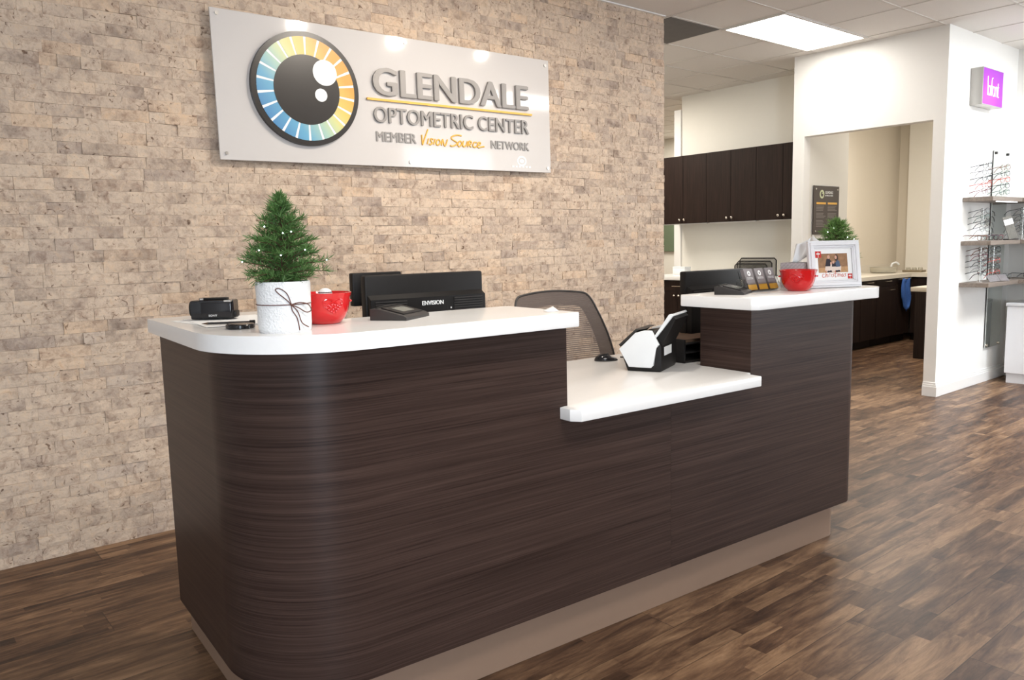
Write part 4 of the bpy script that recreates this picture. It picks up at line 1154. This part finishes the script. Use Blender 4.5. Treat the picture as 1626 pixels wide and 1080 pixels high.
for k in range(3):
    MB().lathe([(0, .0245), (.028, .0245), (.028, .05), (.02, .056), (0, .056)], c=(.0, -.07+.07*k, 0), seg=16).build('jar', M['glass_item'], g2)
tbn = thing('nook_table', 'cream topped table with dark panel leg just inside the opening', 'table', (8.28, -.07, 0))
box('top', pbr('cream_table_top', (.74, .68, .58), .35, var=.03), tbn, 0, .95, -.75, 0, .690, .735, bev=.003)
box('panel_leg', M['dark_base'], tbn, .012, .05, -.70, -.045, 0, .6895)
box('panel_leg', M['dark_base'], tbn, .85, .89, -.70, -.045, 0, .6895)

# ================================================================== EYEWEAR DISPLAY WALL
M['lit'] = None
lf = thing('light_box_sign', 'glowing purple square light box sign high on the right wall', 'lit sign', (6.82, YG-.001, 2.262))
LW, LD, LH = .205, .090, .283
def mat_purple():
    m, nt, b = nodes('purple_lit_face'); N = nt.nodes; L = nt.links
    tc = N.new('ShaderNodeTexCoord'); mp = N.new('ShaderNodeMapping'); mp.inputs['Location'].default_value = (-.25, 0, -.16); L.new(tc.outputs['Object'], mp.inputs[0])
    g = N.new('ShaderNodeTexGradient'); g.gradient_type = 'SPHERICAL'
    mp.inputs['Scale'].default_value = (2.2, .2, 3.2); L.new(mp.outputs[0], g.inputs[0])
    r = ramp(N, [(0, (.24, .010, .34)), (.6, (.46, .03, .58)), (1, (.72, .09, .82))]); L.new(g.outputs['Fac'], r.inputs['Fac'])
    b.inputs['Base Color'].default_value = (.15, .02, .25, 1)
    L.new(r.outputs['Color'], b.inputs['Emission Color']); b.inputs['Emission Strength'].default_value = .95
    return m
LFW = .405
box('case', pbr('sign_case', (.50, .48, .45), .4, metal=.5, var=.02), lf, 0, LFW, -LD, 0, 0, LH, bev=.003)
box('lit_face', mat_purple(), lf, .006, LFW-.006, -LD-.002, -LD-.0001, .006, LH-.006)
mb = MB()
def ring(cx, cz, rx_, rz_): return [(cx+rx_*math.sin(2*PI*k/14), cz+rz_*math.cos(2*PI*k/14)) for k in range(15)]
LF = [[(0, 0), (0, 1.62)], ring(.34, .42, .22, .42), [(.58, .86), (.58, 0)], [(.80, 0), (.80, 1.2), (.86, 1.5), (1.02, 1.56)], [(.66, .86), (.98, .86)], ring(1.22, .42, .22, .42),
      [(1.56, 0), (1.56, .86)], [(1.56, .6), (1.66, .84), (1.82, .84), (1.90, .62), (1.90, 0)], [(2.12, 1.2), (2.12, .12), (2.2, .0), (2.30, .02)], [(2.0, .86), (2.28, .86)]]
strokes(mb, LF, .088, .076, .098, -LD-.003, .0030, 0, .088)
mb.build('lettering', emis('sign_letter_glow', (1, .88, 1), .98), lf)

SY = -1.330
for (z, lb, sh) in ((1.549, 'top grey wood shelf on the right wall below the purple sign', 0), (1.207, 'middle grey wood shelf on the right wall', 0), (.877, 'lowest grey wood shelf on the right wall above the tall mirror end', 0)):
    sf = tag(MB().box(6.77, 7.395, SY, YG-.002, z-.034, z, .002, 1).build('wall_shelf', M['shelf']), lb, 'shelf', 'grey shelves on the right wall')
    if z > 1.5: MB().box(6.90, 7.32, SY+.012, SY+.024, z-.040, z-.0345).build('light_strip', emis('shelf_light', (.95, .97, 1), 4.0), sf)
for (z, lb) in ((1.549, 'top shelf at the right edge of the photo, on the return wall'), (1.207, 'middle shelf at the right edge of the photo, on the return wall'), (.877, 'lowest shelf at the right edge of the photo, on the return wall')):
    tag(MB().box(7.40, 7.798, -3.2, YG-.002, z-.034, z, .002, 1).build('wall_shelf', M['shelf']), lb, 'shelf', 'grey shelves on the return wall')
mr = thing('wall_mirror', 'tall narrow frameless mirror running behind the right wall shelves', 'mirror', (7.33, YG-.001, .294))
box('glass', M['mirror'], mr, 0, .32, -.016, -.011, 0, 1.652)
box('glass_backing', M['charcoal'], mr, .001, .319, -.0109, -.006, .001, 1.651)
for (x, z) in ((.03, .02), (.29, .02), (.03, 1.632), (.29, 1.632)):
    MB().cyl((x, 0, z), (x, -.026, z), .011, 12).build('mirror_clip', M['charcoal'] if z > 1 else M['nickel'], mr)
wc = thing('display_cabinet', 'white gloss low display cabinet at the right edge under the shelves', 'cabinet', (7.40, -1.255, 0))
box('body', M['gloss_white'], wc, .018, .396, -1.9, 0, .085, .655)
box('plinth', M['gloss_white'], wc, .03, .39, -1.9, -.01, 0, .0845)
for k in range(3):
    box('door', M['gloss_white'], wc, 0, .0175, -.632*(k+1)+.002, -.632*k-.002, .088, .652, bev=.001, seg=1)
box('top', M['gloss_white'], wc, -.008, .396, -1.905, .006, .6555, .680, bev=.002)

# spectacles
def spectacles(mat):
    t = thing('eyeglasses', 'x', 'eyeglasses')
    fr = MB()
    for s in (-1, 1):
        pts = []
        for i in range(20):
            a = 2*PI*i/20; ca, sa = math.cos(a), math.sin(a)
            pts.append((0, s*.034+.0265*math.copysign(abs(ca)**.75, ca), .0205*math.copysign(abs(sa)**.75, sa)-.002))
        fr.tube(pts, .0022, 6, closed=True)
    fr.tube(curve([(0, -.009, .006), (.002, 0, .009), (0, .009, .006)], n=4), .0020, 6)
    for s in (-1, 1): fr.tube([(0, s*.060, .008), (-.004, s*.068, .009)], .0026, 6)
    fr.build('frame_front', mat, t)
    for s in (-1, 1):
        mb = MB(); mb.tube(curve([(-.004, s*.068, .009), (-.05, s*.0685, .008), (-.098, s*.068, .005), (-.118, s*.067, -.006), (-.140, s*.065, -.026)], n=4), .0026, 6); mb.build('temple', mat, t)
        mb = MB(); mb.prism([(s*.034+.0255*math.cos(2*PI*i/18), -.002+.0195*math.sin(2*PI*i/18)) for i in range(18)], -.0006, .0006, 0, 1, Matrix(((0, 0, 1, 0), (1, 0, 0, 0), (0, 1, 0, 0), (0, 0, 0, 1)))); mb.build('lens', M['lens'], t)
    return t
kinds = ['sp_brown', 'sp_black', 'sp_red', 'sp_grey', 'sp_wine', 'sp_green']
names = dict(sp_brown='brown', sp_black='black', sp_red='red', sp_grey='grey', sp_wine='wine red', sp_green='dark green')
protos = {}
used = set()
def put(kind, loc, rot, label, group):
    if kind not in protos:
        t = spectacles(M[kind]); protos[kind] = t
        t.location = loc; t.rotation_euler = rot; t['label'] = label; t['group'] = group
        return t
    return dup(protos[kind], loc, rot, label, group)
ordn = ['topmost', 'second from top', 'third from top', 'fourth from top', 'fifth from top', 'sixth from top']
def rod(x, y, z0, h, label, n, step, ztop, rz):
    t = thing('eyewear_rod', label, 'display rod', (x, y, z0), rz)
    MB().cyl((0, 0, .006), (0, 0, h), .0035, 10).build('rod', M['steel'], t)
    MB().lathe([(0, 0), (.022, 0), (.022, .005), (0, .006)], seg=20).build('base', M['steel'], t)
    mb = MB()
    for k in range(n): mb.cyl((0, 0, ztop-k*step-z0+.002), (.014, 0, ztop-k*step-z0+.002), .002, 6)
    mb.build('peg', M['steel'], t)
def column(hx, hy, ztop, n, step, rz, kk, where, z0, group):
    """a rod with spectacles hanging on it, hinge of the near lens about (hx, hy)"""
    c, s = math.cos(rz), math.sin(rz)
    rod(hx-.016*c, hy-.016*s, z0, ztop-z0+.02, 'slim steel rod holding the eyeglasses '+where, n, step, ztop, rz)
    for k in range(n):
        kd = kk[k % len(kk)]
        put(kd, (hx, hy, ztop-k*step), (0, -.16+random.uniform(-.05, .05), rz+random.uniform(-.05, .05)), '%s eyeglasses %s on the rod %s' % (names[kd], ordn[k], where), group)
RZ = math.radians(-39)
column(6.925, -1.225, 1.800, 5, .0495, RZ, ['sp_black', 'sp_grey', 'sp_black', 'sp_red', 'sp_wine'], 'left on the top shelf', 1.549, 'eyeglasses on the top shelf')
column(7.30, -1.225, 1.800, 5, .0495, RZ, ['sp_brown', 'sp_black', 'sp_red', 'sp_black', 'sp_green'], 'right on the top shelf', 1.549, 'eyeglasses on the top shelf')
column(6.925, -1.225, 1.445, 4, .047, RZ, ['sp_grey', 'sp_green', 'sp_black', 'sp_grey'], 'left on the middle shelf', 1.207, 'eyeglasses on the middle shelf')
column(6.915, -1.225, 1.138, 5, .046, RZ, ['sp_brown', 'sp_wine', 'sp_black', 'sp_grey', 'sp_black'], 'left on the lowest shelf', .877, 'eyeglasses on the lowest shelf')
column(7.18, -1.225, 1.138, 5, .046, RZ, ['sp_black', 'sp_grey', 'sp_red', 'sp_black', 'sp_red'], 'right on the lowest shelf', .877, 'eyeglasses on the lowest shelf')
column(7.56, -1.30, 1.455, 5, .047, RZ, ['sp_black', 'sp_black', 'sp_grey', 'sp_black', 'sp_grey'], 'on the middle shelf at the photo edge', 1.207, 'eyeglasses at the right edge')
lay = [(6.86, -1.235), (6.98, -1.215), (7.10, -1.235), (7.22, -1.225)]
for k, (x, y) in enumerate(lay):
    kd = ['sp_brown', 'sp_grey', 'sp_black', 'sp_wine'][k]
    put(kd, (x, y, 1.207+.027), (0, .12, RZ), '%s eyeglasses standing %s in the row on the middle shelf' % (names[kd], ['leftmost', 'second from left', 'third from left', 'rightmost'][k]), 'eyeglasses on the middle shelf')
for k, (x, y) in enumerate([(7.50, -1.21), (7.69, -1.31), (7.60, -1.52)]):
    kd = ['sp_grey', 'sp_black', 'sp_brown'][k]
    put(kd, (x, y, .877+.027), (0, .12, RZ), '%s eyeglasses standing on the lowest shelf at the photo edge' % names[kd], 'eyeglasses at the right edge')
M['panel_dk'] = pbr('dark_mottled_panel', (.16, .15, .13), .3, var=.5, vscale=60)
dp = thing('display_plaque', 'dark mottled plaque leaning on the middle shelf before the mirror', 'plaque', (7.30, -1.315, 1.2075), -.3)
Mt = Matrix.Rotation(math.radians(-14), 4, 'X') @ Matrix.Rotation(math.radians(-10), 4, 'Y')
MB().box(-.055, .055, 0, .006, .012, .20, .001, 1, Mt).build('panel', M['panel_dk'], dp)
MB().box(-.055, .055, -.001, -.0002, .130, .175, 0, 1, Mt).build('white_label', M['paper'], dp)
box('foot', M['charcoal'], dp, -.05, .05, -.004, .06, 0, .008, bev=.001)
gp = thing('display_brochure', 'grey open brochure propped on the lowest shelf', 'brochure', (7.06, -1.312, .8775), -.25)
for s in (-1, 1):
    Mt = Matrix.Translation((s*.062, .0, .004)) @ Matrix.Rotation(math.radians(-38), 4, 'X') @ Matrix.Rotation(s*.08, 4, 'Z')
    MB().box(-.06, .06, 0, .004, 0, .062, .001, 1, Mt).build('page', pbr('brochure_page', (.20, .18, .18), .4, var=.35, vscale=50), gp)

# ================================================================== LIGHT
def area(name, loc, rot, sx, sy, power, col):
    l = bpy.data.lights.new(name, 'AREA'); l.shape = 'RECTANGLE'; l.size = sx; l.size_y = sy; l.energy = power; l.color = col
    o = bpy.data.objects.new(name, l); C.objects.link(o); o.location = loc; o.rotation_euler = rot; return o
def spot(loc, tgt, power, size, blend, col, r=.03):
    l = bpy.data.lights.new('downlight_beam', 'SPOT'); l.energy = power; l.spot_size = math.radians(size); l.spot_blend = blend; l.color = col; l.shadow_soft_size = r
    o = bpy.data.objects.new('downlight_beam', l); C.objects.link(o); o.location = loc
    o.rotation_euler = (Vector(tgt)-Vector(loc)).to_track_quat('-Z', 'Y').to_euler(); return o
# daylight through the shop front behind the camera
area('shop_door_daylight', (-1.3, -6.6, 1.35), (math.radians(90), 0, math.radians(-12)), .8, 2.2, 135, (.74, .86, 1.0))
area('shop_window_daylight', (6.9, -6.2, 1.5), (math.radians(90), 0, 0), 1.6, 2.4, 80, (.80, .90, 1.0))
area('ceiling_fill', (6.95, -2.7, ZC-.03), (0, 0, 0), 1.2, .6, 80, (.86, .93, 1.0))  # unseen cool fill lamp, added to brighten the right wall and shelves
WARM = (1.0, .90, .78)
for x, e in ((2.446, 72), (3.227, 64), (4.03, 25)): spot((x, -1.63, ZC-.02), (x-.55, 0, 1.35), e, 92, .95, WARM)
spot((1.66, -1.63, ZC-.02), (1.45, -1.35, 0), 62, 84, .9, WARM)  # beam of the added leftmost downlight, lifting the left counter
# unseen fill lamps added under the ceilings of front room, hall and nook
area('ceiling_fill', (1.1, -3.6, ZC-.03), (0, 0, 0), 1.2, .6, 44, (1, .95, .88))
area('ceiling_fill', (5.6, -3.0, ZC-.03), (0, 0, 0), 1.2, .6, 46, (1, .95, .88))
area('ceiling_fill', (5.7, 2.2, ZC-.03), (0, 0, 0), 1.2, .6, 52, (1, .94, .84))
area('ceiling_fill', (8.6, 3.4, ZC-.03), (0, 0, 0), 1.2, .6, 70, (1, .94, .84))
area('ceiling_fill', (8.3, -.1, ZC-.03), (0, 0, 0), .6, .6, 42, (1, .95, .88))
w = bpy.data.worlds.new('world'); sc.world = w; w.use_nodes = True
bg = w.node_tree.nodes['Background']; bg.inputs['Color'].default_value = (.80, .88, 1, 1); bg.inputs['Strength'].default_value = .45

sc.view_settings.view_transform = 'Standard'; sc.view_settings.look = 'None'
sc.view_settings.exposure = 0.16; sc.view_settings.gamma = 1.0; sc.view_settings.use_curve_mapping = False
